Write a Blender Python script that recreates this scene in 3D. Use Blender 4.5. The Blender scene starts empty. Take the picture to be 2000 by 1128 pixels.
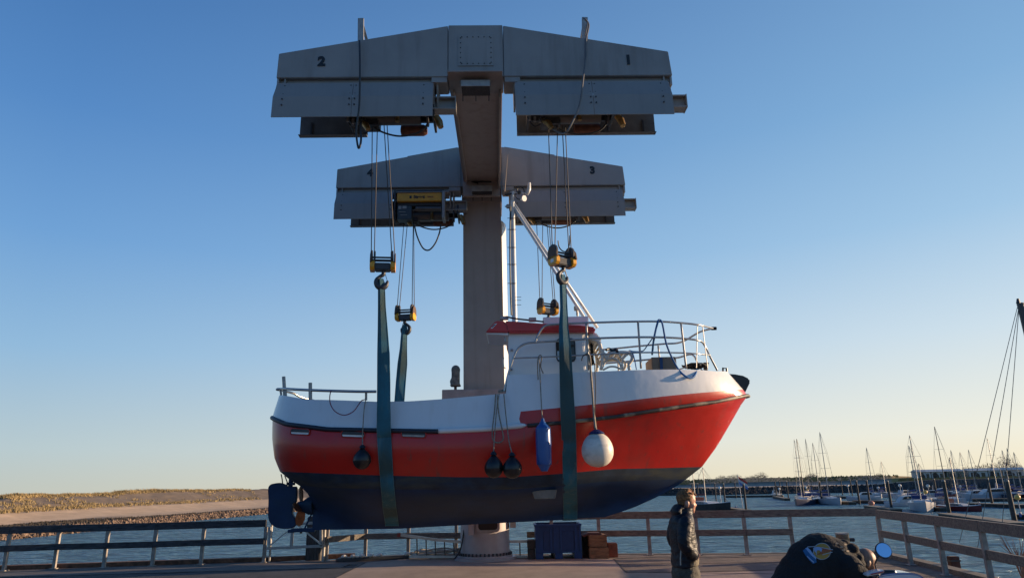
import bpy, bmesh, math, random
from mathutils import Vector as V, Matrix, noise
from mathutils.bvhtree import BVHTree
random.seed(7)
R = math.radians
S = bpy.context.scene
COL = S.collection
# ---------------------------------------------------------------- camera
FPX, PITCH, ROLL, H = 1330.0, R(16.0), R(1.3), 1.9
F_ = V((0, math.cos(PITCH), math.sin(PITCH)))
R0 = V((1, 0, 0)); U0 = V((0, -math.sin(PITCH), math.cos(PITCH)))
RT = R0*math.cos(ROLL) - U0*math.sin(ROLL)
UP = U0*math.cos(ROLL) + R0*math.sin(ROLL)
cd = bpy.data.cameras.new('camera'); cam = bpy.data.objects.new('camera', cd); COL.objects.link(cam)
cam.matrix_world = Matrix(((RT.x, UP.x, -F_.x, 0), (RT.y, UP.y, -F_.y, 0), (RT.z, UP.z, -F_.z, H), (0, 0, 0, 1)))
cd.sensor_width = 36; cd.lens = 36*FPX/2000; cd.clip_start = .1; cd.clip_end = 6000
S.camera = cam
# ---------------------------------------------------------------- sky, sun, exposure
SUN_EL, SUN_ROT = R(9.5), R(79)
w = bpy.data.worlds.new('World'); S.world = w; w.use_nodes = True
nt = w.node_tree; bg = nt.nodes['Background']
sky = nt.nodes.new('ShaderNodeTexSky'); sky.sky_type = 'NISHITA'; sky.sun_disc = False
sky.sun_elevation = SUN_EL; sky.sun_rotation = SUN_ROT
sky.air_density = 1.15; sky.dust_density = 0.8; sky.ozone_density = 2.2
geo = nt.nodes.new('ShaderNodeTexCoord'); sep = nt.nodes.new('ShaderNodeSeparateXYZ'); nt.links.new(geo.outputs['Generated'], sep.inputs[0])
def srgb(c): return tuple(((x/255)/12.92 if x/255 <= .04045 else ((x/255+.055)/1.055)**2.4) for x in c)+(1,)
def sky_ramp(stops):
    r_ = nt.nodes.new('ShaderNodeValToRGB'); e = r_.color_ramp.elements
    while len(e) < len(stops): e.new(.5)
    for el, (deg, c) in zip(e, stops): el.position = max(0, .1+.9*math.sin(R(deg))) ; el.color = srgb(c)
    mr_ = nt.nodes.new('ShaderNodeMapRange'); mr_.inputs[1].default_value = -1/9; mr_.inputs[2].default_value = 1
    nt.links.new(sep.outputs[2], mr_.inputs[0]); nt.links.new(mr_.outputs[0], r_.inputs[0]); return r_
SKY_A = [(-6, (120, 118, 105)), (0, (196, 200, 190)), (3, (184, 202, 208)), (10, (146, 186, 220)), (18, (112, 162, 214)), (27, (86, 138, 198)), (39, (66, 114, 174)), (65, (46, 80, 134)), (90, (40, 70, 122))]
SKY_B = [(-6, (150, 140, 115)), (0, (248, 235, 203)), (3, (242, 240, 226)), (10, (208, 225, 236)), (18, (162, 199, 230)), (27, (130, 175, 217)), (39, (106, 150, 199)), (65, (66, 104, 160)), (90, (40, 70, 122))]
rA, rB = sky_ramp(SKY_A), sky_ramp(SKY_B)
# horizontal angle to the sun
cx = nt.nodes.new('ShaderNodeCombineXYZ'); nt.links.new(sep.outputs[0], cx.inputs[0]); nt.links.new(sep.outputs[1], cx.inputs[1])
nn_ = nt.nodes.new('ShaderNodeVectorMath'); nn_.operation = 'NORMALIZE'; nt.links.new(cx.outputs[0], nn_.inputs[0])
dt = nt.nodes.new('ShaderNodeVectorMath'); dt.operation = 'DOT_PRODUCT'; nt.links.new(nn_.outputs[0], dt.inputs[0]); dt.inputs[1].default_value = (math.sin(SUN_ROT), math.cos(SUN_ROT), 0)
mz = nt.nodes.new('ShaderNodeMapRange'); mz.inputs[1].default_value = -.42; mz.inputs[2].default_value = .78; nt.links.new(dt.outputs['Value'], mz.inputs[0])
m1 = nt.nodes.new('ShaderNodeMix'); m1.data_type = 'RGBA'; nt.links.new(mz.outputs[0], m1.inputs[0]); nt.links.new(rA.outputs[0], m1.inputs[6]); nt.links.new(rB.outputs[0], m1.inputs[7])
sc = nt.nodes.new('ShaderNodeVectorMath'); sc.operation = 'SCALE'; sc.inputs['Scale'].default_value = .13; nt.links.new(sky.outputs[0], sc.inputs[0])
m2 = nt.nodes.new('ShaderNodeMix'); m2.data_type = 'RGBA'; m2.inputs[0].default_value = .05; nt.links.new(m1.outputs[2], m2.inputs[6]); nt.links.new(sc.outputs[0], m2.inputs[7])
# unseen sky behind the viewer, dimmed and tinted blue to cut fill light
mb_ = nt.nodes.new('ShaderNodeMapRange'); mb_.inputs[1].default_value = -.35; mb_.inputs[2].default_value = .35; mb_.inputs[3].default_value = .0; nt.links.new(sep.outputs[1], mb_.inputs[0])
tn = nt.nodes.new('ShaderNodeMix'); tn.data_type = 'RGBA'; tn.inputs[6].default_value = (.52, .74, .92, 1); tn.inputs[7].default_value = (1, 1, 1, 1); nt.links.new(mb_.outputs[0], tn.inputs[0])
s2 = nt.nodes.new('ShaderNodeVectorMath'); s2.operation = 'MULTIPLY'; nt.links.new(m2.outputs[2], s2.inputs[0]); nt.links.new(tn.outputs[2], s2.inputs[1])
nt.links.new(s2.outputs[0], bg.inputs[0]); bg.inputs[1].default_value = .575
sl = bpy.data.lights.new('sun', 'SUN'); sl.energy = 5.0; sl.angle = R(.5); sl.color = (1, .72, .46)
sun = bpy.data.objects.new('sun', sl); COL.objects.link(sun)
sd = V((math.sin(SUN_ROT)*math.cos(SUN_EL), math.cos(SUN_ROT)*math.cos(SUN_EL), math.sin(SUN_EL)))
sun.rotation_euler = sd.to_track_quat('Z', 'Y').to_euler(); sun.location = (30, 10, 30)
S.view_settings.view_transform = 'Standard'; S.view_settings.look = 'None'
S.view_settings.exposure = 0.82; S.view_settings.gamma = 1
# ---------------------------------------------------------------- geometry helpers
def ray(x, y): return F_ + RT*((x-1000)/FPX) - UP*((y-564)/FPX)
def P(x, y, Y): d = ray(x, y); return V((0, 0, H)) + d*(Y/d.y)
def G(x, y, z=0.0): d = ray(x, y); return V((0, 0, H)) + d*((z-H)/d.z)
CO = V((-0.86, 19.5, 0)); CA = R(1.6)
def PL(x, y, yl):                       # crane frame: the ray meets the plane local y = yl
    d = ray(x, y); n = V((-math.sin(CA), math.cos(CA), 0))
    t = (yl + n.dot(CO) - n.dot(V((0, 0, H))))/n.dot(d)
    q = V((0, 0, H)) + d*t - CO
    return V((q.x*math.cos(CA)+q.y*math.sin(CA), yl, q.z))
def lerp(a, b, t): return a+(b-a)*t
def interp(tab, x):
    if x <= tab[0][0]: return tab[0][1]
    for (a, b), (c, d) in zip(tab, tab[1:]):
        if x <= c: return lerp(b, d, (x-a)/(c-a)) if c > a else d
    return tab[-1][1]
def smooth(pts, n=8):                   # Catmull-Rom
    pts = [V(p) for p in pts]; out = []
    for i in range(len(pts)-1):
        a = pts[max(i-1, 0)]; b = pts[i]; c = pts[i+1]; d = pts[min(i+2, len(pts)-1)]
        for k in range(n):
            t = k/n
            out.append(.5*((2*b)+(c-a)*t+(2*a-5*b+4*c-d)*t*t+(3*b-a-3*c+d)*t**3))
    out.append(pts[-1]); return out
# ---------------------------------------------------------------- materials
MATS = {}
def mat(name, col, rough=.6, metal=0, var=.12, scale=3, bump=0, bscale=30, spec=.5, col2=None, coat=0, stretch=None):
    if name in MATS: return MATS[name]
    m = bpy.data.materials.new(name); m.use_nodes = True; n = m.node_tree; b = n.nodes['Principled BSDF']
    b.inputs['Roughness'].default_value = rough; b.inputs['Metallic'].default_value = metal
    b.inputs['Specular IOR Level'].default_value = spec
    if coat: b.inputs['Coat Weight'].default_value = coat; b.inputs['Coat Roughness'].default_value = .12
    tc = n.nodes.new('ShaderNodeTexCoord'); mp = n.nodes.new('ShaderNodeMapping')
    n.links.new(tc.outputs['Object'], mp.inputs[0])
    if stretch: mp.inputs['Scale'].default_value = stretch
    nz = n.nodes.new('ShaderNodeTexNoise'); nz.inputs['Scale'].default_value = scale; nz.inputs['Detail'].default_value = 6
    nz.inputs['Roughness'].default_value = .65
    n.links.new(mp.outputs[0], nz.inputs['Vector'])
    rp = n.nodes.new('ShaderNodeValToRGB'); e = rp.color_ramp.elements
    c2 = col2 or [c*(1-var*2.2) for c in col]
    e[0].position = .3; e[0].color = (*c2, 1); e[1].position = .7; e[1].color = (*[min(1, c*(1+var*.4)) for c in col], 1)
    n.links.new(nz.outputs[0], rp.inputs[0]); n.links.new(rp.outputs[0], b.inputs['Base Color'])
    if bump:
        nb = n.nodes.new('ShaderNodeTexNoise'); nb.inputs['Scale'].default_value = bscale; nb.inputs['Detail'].default_value = 5
        n.links.new(mp.outputs[0], nb.inputs['Vector'])
        bp = n.nodes.new('ShaderNodeBump'); bp.inputs['Strength'].default_value = min(1, bump); bp.inputs['Distance'].default_value = .02*max(1, bump)
        n.links.new(nb.outputs[0], bp.inputs['Height']); n.links.new(bp.outputs[0], b.inputs['Normal'])
    MATS[name] = m; return m
def add_streaks(m, colr, amount=.5, scale=(6, 6, .5), lo=.52, hi=.75):
    n = m.node_tree; b = n.nodes['Principled BSDF']; src = b.inputs['Base Color'].links[0].from_socket
    tc = n.nodes.new('ShaderNodeTexCoord'); mp = n.nodes.new('ShaderNodeMapping'); mp.inputs['Scale'].default_value = scale
    n.links.new(tc.outputs['Object'], mp.inputs[0])
    nz = n.nodes.new('ShaderNodeTexNoise'); nz.inputs['Scale'].default_value = 1; nz.inputs['Detail'].default_value = 8
    n.links.new(mp.outputs[0], nz.inputs['Vector'])
    mr = n.nodes.new('ShaderNodeMapRange'); mr.inputs[1].default_value = lo; mr.inputs[2].default_value = hi; mr.inputs[4].default_value = amount
    n.links.new(nz.outputs[0], mr.inputs[0])
    mx = n.nodes.new('ShaderNodeMix'); mx.data_type = 'RGBA'; mx.inputs[7].default_value = (*colr, 1)
    n.links.new(mr.outputs[0], mx.inputs[0]); n.links.new(src, mx.inputs[6]); n.links.new(mx.outputs[2], b.inputs['Base Color'])
    return m
grey = mat('crane grey paint', (.285, .282, .272), .5, var=.06, scale=1.2); add_streaks(grey, (.17, .155, .14), .45, (5, 5, .5), .5, .72)
colp = mat('crane column paint', (.33, .275, .24), .5, var=.06, scale=1.2); add_streaks(colp, (.2, .16, .13), .45, (5, 5, .35), .5, .7)
grey2 = mat('crane panel paint', (.26, .26, .252), .45, var=.05, scale=1); add_streaks(grey2, (.15, .15, .15), .3)
dark = mat('dark steel', (.045, .045, .05), .5, var=.2, scale=10)
blk = mat('black rubber', (.012, .012, .014), .35, var=.2, scale=8)
num = mat('black lettering', (.008, .008, .01), .5)
white = mat('white gelcoat', (.70, .71, .71), .32, var=.03, scale=1.5, coat=.25, bump=.5, bscale=2.2); add_streaks(white, (.5, .47, .42), .35, (5, 5, .6), .55, .8)
red = mat('red hull paint', (.52, .013, .006), .36, var=.05, scale=1, coat=.22, bump=.4, bscale=1.8); add_streaks(red, (.30, .03, .02), .5, (2.5, 2.5, .9), .52, .72); add_streaks(red, (.12, .05, .04), .5, (9, 9, 1.2), .60, .72)
navy = mat('navy antifouling', (.006, .032, .095), .6, var=.2, scale=1.5, spec=.35); add_streaks(navy, (.014, .035, .06), .6, (1.2, 1.2, 3), .5, .7)
boot = mat('boot top band', (.010, .03, .06), .6, var=.3, scale=3); add_streaks(boot, (.05, .055, .04), .6, (1.5, 1.5, 6), .5, .66)
bluep = mat('navy rail rubber', (.012, .02, .035), .5)
steel = mat('stainless tube', (.42, .42, .42), .32, metal=.85, var=.08, scale=12)
galv = mat('galvanised steel', (.38, .37, .35), .5, metal=.4, var=.15, scale=8)
yellow = mat('hoist yellow', (.75, .36, .015), .4, var=.1, scale=5)
orange = mat('rusty orange', (.17, .065, .035), .6, var=.25, scale=8)
slingm = mat('sling webbing', (.012, .13, .19), .7, var=.25, scale=1.5, col2=(.014, .085, .11), bump=.4, bscale=180)
add_streaks(slingm, (.10, .17, .17), .55, (9, 9, .8), .54, .7); add_streaks(slingm, (.03, .05, .035), .7, (.7, .7, .5), .5, .6)
wood = mat('weathered timber', (.215, .185, .15), .8, var=.3, scale=4, bump=.5, bscale=12, stretch=(1, 6, 6))
woodd = mat('dark timber', (.055, .05, .045), .85, var=.3, scale=5, bump=.5, bscale=20)
woodo = mat('orange timber block', (.34, .16, .07), .8, var=.3, scale=4, bump=.5, bscale=10, stretch=(1, 5, 5))
postm = mat('post paint', (.34, .30, .26), .6, var=.25, scale=7)
ropem = mat('hemp rope', (.32, .28, .22), .9, var=.3, scale=30)
wire = mat('steel wire', (.06, .05, .045), .6, metal=.3)
blue = mat('blue fender vinyl', (.02, .09, .30), .3, var=.1, scale=6)
bluebin = mat('blue crate plastic', (.006, .045, .17), .5, var=.12, scale=5)
brope = mat('blue rope', (.01, .13, .36), .7)
fwhite = mat('dirty white vinyl', (.68, .64, .56), .45, var=.1, scale=5); add_streaks(fwhite, (.30, .26, .2), .6, (3, 3, 9), .52, .72)
alu = mat('aluminium', (.5, .5, .5), .35, metal=.7)
glass = mat('dark window glass', (.02, .022, .025), .08, var=.1)
skin = mat('skin', (.48, .24, .16), .5, var=.1, scale=20)
hairm = mat('ginger hair', (.34, .155, .055), .8, var=.45, scale=60, bump=.8, bscale=120)
# ---------------------------------------------------------------- mesh builder
class MB:
    def __init__(s): s.v = []; s.f = []; s.m = []; s.mi = 0
    def add(s, vs, fs):
        o = len(s.v); s.v += [V(a) for a in vs]; s.f += [[i+o for i in f] for f in fs]; s.m += [s.mi]*len(fs); return s
    def box(s, c, size, rot=None):
        x, y, z = [a/2 for a in size]; M = rot or Matrix.Identity(3); c = V(c)
        vs = [c+M@V((i*x, j*y, k*z)) for i in (-1, 1) for j in (-1, 1) for k in (-1, 1)]
        return s.add(vs, [(0, 1, 3, 2), (4, 6, 7, 5), (0, 4, 5, 1), (2, 3, 7, 6), (0, 2, 6, 4), (1, 5, 7, 3)])
    def mm(s, a, b): a = V(a); b = V(b); return s.box((a+b)/2, [abs(q) for q in (b-a)])
    def bar(s, a, b, w, h, up=(0, 0, 1)):
        a = V(a); b = V(b); d = (b-a); L = d.length; d.normalize(); u = V(up)
        if abs(d.dot(u)) > .98: u = V((0, 1, 0))
        sd_ = d.cross(u).normalized(); u = sd_.cross(d)
        M = Matrix((d, sd_, u)).transposed()
        return s.box((a+b)/2, (L, w, h), M)
    def tube(s, pts, r, n=8, cap=True):
        pts = [V(p) for p in pts]; N = len(pts); rs = r if isinstance(r, (list, tuple)) else [r]*N
        t = (pts[1]-pts[0]).normalized(); u = t.orthogonal().normalized(); vs = []
        for i, p in enumerate(pts):
            t = (pts[min(i+1, N-1)]-pts[max(i-1, 0)])
            if t.length < 1e-9: t = V((0, 0, 1))
            t.normalize(); u = (u-t*u.dot(t)).normalized(); w_ = t.cross(u)
            vs += [p+(u*math.cos(k*math.tau/n)+w_*math.sin(k*math.tau/n))*rs[i] for k in range(n)]
        fs = [(i*n+k, i*n+(k+1) % n, (i+1)*n+(k+1) % n, (i+1)*n+k) for i in range(N-1) for k in range(n)]
        if cap: fs += [tuple(range(n))[::-1], tuple((N-1)*n+k for k in range(n))]
        return s.add(vs, fs)
    def lathe(s, prof, c, n=24, ax=(0, 0, 1)):      # prof [(r, h)]
        q = V(ax).to_track_quat('Z', 'X'); c = V(c); vs = []
        for r, h in prof: vs += [c+q@V((r*math.cos(k*math.tau/n), r*math.sin(k*math.tau/n), h)) for k in range(n)]
        N = len(prof)
        fs = [(i*n+k, i*n+(k+1) % n, (i+1)*n+(k+1) % n, (i+1)*n+k) for i in range(N-1) for k in range(n)]
        fs += [tuple(range(n))[::-1], tuple((N-1)*n+k for k in range(n))]
        return s.add(vs, fs)
    def prism(s, poly, ext):                         # polygon of 3D points, extruded by a vector
        n = len(poly); poly = [V(p) for p in poly]; e = V(ext)
        return s.add(poly+[p+e for p in poly], [tuple(range(n)), tuple(range(2*n-1, n-1, -1))]+[(i, i+n, (i+1) % n+n, (i+1) % n) for i in range(n)])
    def ell(s, c, r, rot=None, nu=16, nv=10):
        M = rot or Matrix.Identity(3); c = V(c); vs = []; fs = []
        for i in range(1, nv):
            a = math.pi*i/nv
            vs += [c+M@V((r[0]*math.sin(a)*math.cos(k*math.tau/nu), r[1]*math.sin(a)*math.sin(k*math.tau/nu), r[2]*math.cos(a))) for k in range(nu)]
        vs += [c+M@V((0, 0, r[2])), c-M@V((0, 0, r[2]))]; t = len(vs)-2
        for i in range(nv-2): fs += [(i*nu+k, (i+1)*nu+k, (i+1)*nu+(k+1) % nu, i*nu+(k+1) % nu) for k in range(nu)]
        fs += [(t, k, (k+1) % nu) for k in range(nu)]+[(t+1, (nv-2)*nu+(k+1) % nu, (nv-2)*nu+k) for k in range(nu)]
        return s.add(vs, fs)
    def build(s, name, mats, parent=None, local=False, sm=False, label=None, bevel=0, fixn=True):
        me = bpy.data.meshes.new(name)
        vs = s.v
        if parent is not None and not local:
            Mi = parent.matrix_basis.inverted(); pp = parent.parent
            while pp is not None: Mi = Mi @ pp.matrix_basis.inverted(); pp = pp.parent
            vs = [Mi @ v for v in vs]
        me.from_pydata([tuple(v) for v in vs], [], [tuple(f) for f in s.f])
        if not isinstance(mats, (list, tuple)): mats = [mats]
        for m in mats: me.materials.append(m)
        for p, i in zip(me.polygons, s.m): p.material_index = i; p.use_smooth = bool(sm)
        me.update()
        if fixn or bevel:
            bm = bmesh.new(); bm.from_mesh(me)
            if fixn: bmesh.ops.recalc_face_normals(bm, faces=bm.faces)
            if bevel:
                es = [e for e in bm.edges if len(e.link_faces) == 2 and e.calc_face_angle() > .6]
                bmesh.ops.bevel(bm, geom=es, offset=bevel, segments=2, affect='EDGES', clamp_overlap=True)
            bm.to_mesh(me); bm.free()
        if sm and sm is not True:
            me.set_sharp_from_angle(angle=R(sm))
        o = bpy.data.objects.new(name, me); COL.objects.link(o)
        if parent is not None: o.parent = parent
        if label: o['label'] = label
        return o
def tag(o, label, cat, group=None, kind=None):
    if label: o['label'] = label
    if cat: o['category'] = cat
    if group: o['group'] = group
    if kind: o['kind'] = kind
    return o
def thing(name, label, cat, loc=(0, 0, 0), rz=0, group=None):
    o = bpy.data.objects.new(name, None); COL.objects.link(o); o.location = loc; o.rotation_euler = (0, 0, rz); o.empty_display_size = .2
    o.matrix_basis = Matrix.Translation(V(loc)) @ Matrix.Rotation(rz, 4, 'Z')
    return tag(o, label, cat, group)
def struct(name, mb, m, **k): o = mb.build(name, m, **k); o['kind'] = 'structure'; return o
def copy_tree(o, parent=None):
    c = o.copy(); COL.objects.link(c)
    if parent is not None: c.parent = parent
    for ch in [x for x in bpy.data.objects if x.parent == o]: copy_tree(ch, c)
    return c
def text_mesh(txt, size, depth, m, parent, mtx, name='number', off=.006):
    cu = bpy.data.curves.new(name, 'FONT'); cu.body = txt; cu.size = size; cu.extrude = depth; cu.offset = off; cu.align_x = 'CENTER'; cu.align_y = 'CENTER'
    t = bpy.data.objects.new('tmp', cu); COL.objects.link(t)
    bpy.context.view_layer.update(); dg = bpy.context.evaluated_depsgraph_get()
    me = bpy.data.meshes.new_from_object(t.evaluated_get(dg)); bpy.data.objects.remove(t)
    me.transform(mtx); me.materials.clear(); me.materials.append(m)
    o = bpy.data.objects.new(name, me); COL.objects.link(o); o.parent = parent; return o
def remesh(mb, voxel, it=4, fac=.5):
    o = mb.build('tmp', []) ; md = o.modifiers.new('r', 'REMESH'); md.mode = 'VOXEL'; md.voxel_size = voxel
    s_ = o.modifiers.new('s', 'SMOOTH'); s_.factor = fac; s_.iterations = it
    bpy.context.view_layer.update(); dg = bpy.context.evaluated_depsgraph_get()
    me = bpy.data.meshes.new_from_object(o.evaluated_get(dg)); bpy.data.objects.remove(o)
    return me
def mesh_obj(name, me, m, parent=None, label=None):
    if parent is not None:
        Mi = parent.matrix_basis.inverted(); pp = parent.parent
        while pp is not None: Mi = Mi @ pp.matrix_basis.inverted(); pp = pp.parent
        me.transform(Mi)
    me.materials.clear(); me.materials.append(m)
    for p in me.polygons: p.use_smooth = True
    o = bpy.data.objects.new(name, me); COL.objects.link(o)
    if parent is not None: o.parent = parent
    if label: o['label'] = label
    return o
# ================================================================ SETTING
WZ = -3.2
# water
mw = bpy.data.materials.new('sea water'); mw.use_nodes = True; n = mw.node_tree; b = n.nodes['Principled BSDF']
b.inputs['Base Color'].default_value = (.07, .20, .30, 1); b.inputs['Roughness'].default_value = .6; b.inputs['Specular IOR Level'].default_value = 0
tc = n.nodes.new('ShaderNodeTexCoord'); mp = n.nodes.new('ShaderNodeMapping'); mp.inputs['Scale'].default_value = (.5, 1.5, 1); mp.inputs['Rotation'].default_value = (0, 0, R(8))
n.links.new(tc.outputs['Object'], mp.inputs[0])
n1 = n.nodes.new('ShaderNodeTexNoise'); n1.inputs['Scale'].default_value = 1.1; n1.inputs['Detail'].default_value = 5; n1.inputs['Roughness'].default_value = .55; n1.inputs['Distortion'].default_value = .8
n.links.new(mp.outputs[0], n1.inputs['Vector'])
wr = n.nodes.new('ShaderNodeValToRGB'); e = wr.color_ramp.elements; e[0].position = .34; e[0].color = (.022, .085, .13, 1); e[1].position = .68; e[1].color = (.17, .36, .46, 1); n.links.new(n1.outputs[0], wr.inputs[0]); n.links.new(wr.outputs[0], b.inputs['Base Color'])
n2 = n.nodes.new('ShaderNodeTexNoise'); n2.inputs['Scale'].default_value = .12; n2.inputs['Detail'].default_value = 3; n.links.new(mp.outputs[0], n2.inputs['Vector'])
ad = n.nodes.new('ShaderNodeMath'); ad.operation = 'MULTIPLY_ADD'; ad.inputs[1].default_value = 3.0; n.links.new(n2.outputs[0], ad.inputs[0]); n.links.new(n1.outputs[0], ad.inputs[2])
bp = n.nodes.new('ShaderNodeBump'); bp.inputs['Strength'].default_value = 1; bp.inputs['Distance'].default_value = 1.1
n.links.new(ad.outputs[0], bp.inputs['Height']); n.links.new(bp.outputs[0], b.inputs['Normal'])
gl = n.nodes.new('ShaderNodeBsdfGlossy'); gl.inputs['Roughness'].default_value = .14; gl.inputs['Color'].default_value = (.9, .95, 1, 1); n.links.new(bp.outputs[0], gl.inputs['Normal'])
fr = n.nodes.new('ShaderNodeFresnel'); fr.inputs['IOR'].default_value = 1.33; n.links.new(bp.outputs[0], fr.inputs['Normal'])
fm = n.nodes.new('ShaderNodeMath'); fm.operation = 'MULTIPLY'; fm.inputs[1].default_value = .8; n.links.new(fr.outputs[0], fm.inputs[0])
mxs = n.nodes.new('ShaderNodeMixShader'); n.links.new(fm.outputs[0], mxs.inputs[0]); n.links.new(b.outputs[0], mxs.inputs[1]); n.links.new(gl.outputs[0], mxs.inputs[2])
n.links.new(mxs.outputs[0], n.nodes['Material Output'].inputs[0])
m = MB(); m.add([(-1500, 10, WZ), (1500, 10, WZ), (1500, 3000, WZ), (-1500, 3000, WZ)], [(0, 1, 2, 3)])
struct('water', m, mw)
# seabed / ground sheet under everything, reaches the horizon
m = MB(); m.add([(-3500, -600, -6), (3500, -600, -6), (3500, 4500, -6), (-3500, 4500, -6)], [(0, 1, 2, 3)])
struct('ground', m, mat('sea floor', (.12, .11, .09), .9))

def deckpt(px, py, extra=0):
    q = G(px, py); return q
# quay deck: outline follows the railing
edge = [V((-40, 17.9, 0)), G(8, 1112)+V((0, .12, 0)), G(516, 1097)+V((0, .12, 0)), G(640, 1094)+V((0, .12, 0)), G(713, 1086)+V((0, .12, 0)), G(891, 1085)+V((0, .1, 0)), G(1172, 1083)+V((0, .1, 0)),
        G(1365, 1082.5)+V((0, .1, 0)), G(1551, 1081)+V((.02, .1, 0)), G(1712, 1082)+V((.05, .1, 0))]
e2 = [G(1800, 1104), G(1870, 1122)]; dr = (e2[1]-e2[0]).normalized()
edge += [e2[0]+V((.1, 0, 0)), e2[1]+V((.1, 0, 0)), e2[1]+dr*14+V((.1, 0, 0))]
asph = mat('worn asphalt', (.20, .155, .125), .9, var=.25, scale=2.2, bump=.6, bscale=60); add_streaks(asph, (.10, .085, .07), .5, (.5, .9, 1), .5, .62)
m = MB(); poly = edge+[V((14, -12, 0)), V((-40, -12, 0))]; nP = len(poly)
m.add(poly+[p-V((0, 0, .5)) for p in poly], [tuple(range(nP))]+[(i, i+nP, (i+1) % nP+nP, (i+1) % nP) for i in range(nP)])
struct('quay', m, asph)
# concrete pad
conc = mat('pad concrete', (.36, .27, .21), .85, var=.12, scale=1.3, bump=.4, bscale=50); add_streaks(conc, (.2, .15, .12), .5, (1.5, .8, 1), .52, .75)
pp = [(715, 1098), (790, 1091.5), (900, 1090), (1199, 1090.5), (1224, 1117.5), (1320, 1119), (1560, 1112), (1640, 1128), (1500, 1500), (300, 1500), (655, 1128)]
m = MB(); m.prism([G(*a)+V((0, 0, .006)) for a in pp], (0, 0, -.02)); struct('concrete_pad', m, conc)
m = MB(); m.prism([G(*a_)+V((0, 0, .004)) for a_ in [(-400, 1128), (-400, 1124), (300, 1114), (560, 1104), (700, 1101), (655, 1128), (300, 1500), (-400, 1500)]], (0, 0, -.02)); struct('shaded_asphalt', m, mat('shaded asphalt', (.055, .055, .06), .85, var=.3, scale=2, bump=.5, bscale=60))  # asphalt left of the pad, boat shadow put into its dark colour
joint = mat('dark joint', (.04, .03, .025), .9)
m = MB()
for a, c, wd in [((1199, 1091), (1224, 1118), .04), ((1224, 1118), (1560, 1112), .035), ((1205, 1101), (1560, 1097), .03), ((1205, 1089), (1500, 1087), .03), ((0, 1127), (420, 1112), .05), ((300, 1120), (690, 1103), .04), ((1350, 1118), (1640, 1122), .03), ((1700, 1097), (1790, 1105), .04), ((715, 1098), (655, 1128), .03)]:
    A = G(*a); B = G(*c); A.z = B.z = .0085; m.bar(A, B, wd, .003)
struct('deck_joints', m, joint)
m = MB()
for k in range(3):
    A = V((-16, 18.4-.32*k, .012)); B = G(690, 1098)+V((0, -.45-.32*k, .012)); A.z = B.z = .012; m.bar(A, B, .29, .02)
struct('plank_walkway', m, mat('grey planks', (.17, .15, .14), .85, var=.3, scale=3, bump=.5, bscale=15, stretch=(.5, 6, 1)))
# kerb beams along the quay edge
ke = [(p+V((0, .16, 0))) for p in edge[1:11]]
rust = mat('rusty edge', (.20, .09, .05), .85, var=.35, scale=6, bump=.6, bscale=20)
m = MB(); m.bar(V((-22, 18.75, .05)), ke[1]+V((0, 0, .05)), .24, .12); m.bar(ke[1]+V((0, 0, .05)), G(690, 1089)+V((0, .22, .05)), .24, .12)
struct('timber_kerb', m, rust)
m = MB()
for i in range(4, 9):
    m.bar(ke[i]+V((0, 0, -.02)), ke[i+1]+V((0, 0, -.02)), .2, .06)
m.bar(edge[9]+V((0, 0, .04)), edge[10]+V((0, 0, .04)), .25, .1); m.bar(edge[10]+V((0, 0, .04)), edge[12]+V((0, 0, .04)), .25, .1)
struct('quay_edge_beam', m, wood)

# ---- railings
def railing(name, label, bases, ext0=None, ext1=None, top=True, mid=True, woodmat=wood, h=1.12, gap_mid=.56, label_post=None):
    t = thing('timber_railing', label, 'railing', bases[0], 0, 'timber railings round the quay')
    for i, q in enumerate(bases):
        m = MB(); m.bar(q, q+V((0, 0, h-.19)), .09, .07, up=(0, 1, 0)); m.box(q+V((0, 0, .012)), (.18, .18, .02))
        m.build('post', postm, t, bevel=.004)
    ln = ([ext0] if ext0 else [])+list(bases)+([ext1] if ext1 else [])
    for nm, z, hh, ww in ([('top_rail', h-.1, .185, .1)] if top else [])+([('middle_rail', gap_mid, .155, .07)] if mid else []):
        m = MB(); fr = V((0, -.085 if nm == 'middle_rail' else 0, 0))
        for a, c in zip(ln, ln[1:]):
            m.bar(a+fr+V((0, 0, z)), c+fr+V((0, 0, z)), ww, hh)
        m.build(nm, woodmat, t, bevel=.008)
    return t
tw = mat('shaded rail timber', (.06, .065, .075), .8, var=.35, scale=4, bump=.5, bscale=14, stretch=(1, 6, 6))  # boat shade on the left railing, put into a darker timber colour
LB = [G(7, 1114), G(105, 1110), G(202, 1108), G(297, 1105), G(392, 1101.5), G(515, 1098)]
railing('', 'shade-darkened timber railing left of the boat, on pale steel posts in front of the dune', LB, ext0=LB[0]+(LB[0]-LB[1])*1.0, woodmat=tw)
CB = [G(637, 1095), G(713, 1087), G(797, 1086), G(891, 1086), G(985, 1085)]
railing('', 'timber railing between the gate frame and the crane pedestal, below the keel', CB, woodmat=wood)
RB = [G(1079, 1084), G(1172, 1083), G(1270, 1083), G(1365, 1083), G(1460, 1083), G(1551, 1082)]
railing('', 'brown timber railing behind the blue crate and the standing man', RB, ext0=G(1030, 1085), woodmat=wood)
m = MB(); q = RB[-1]; m.bar(q+V((0, 0, 1.02)), G(1727, 1083)+V((0, 0, 1.02)), .1, .185)
t = thing('timber_railing', 'single top rail over the gap left of the railing corner at the bollard', 'railing', q, 0, 'timber railings round the quay')
m.build('top_rail', wood, t, bevel=.008)
rb0 = G(1727, 1089)
# right-hand section: from photo post bases
RR = [rb0, G(1780, 1103), G(1848, 1123)]; d1 = (RR[2]-RR[1])
RR += [RR[2]+d1*1.05, RR[2]+d1*2.1]
railing('', 'timber railing running towards the camera at right, beside the marina', RR, woodmat=wood)
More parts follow.
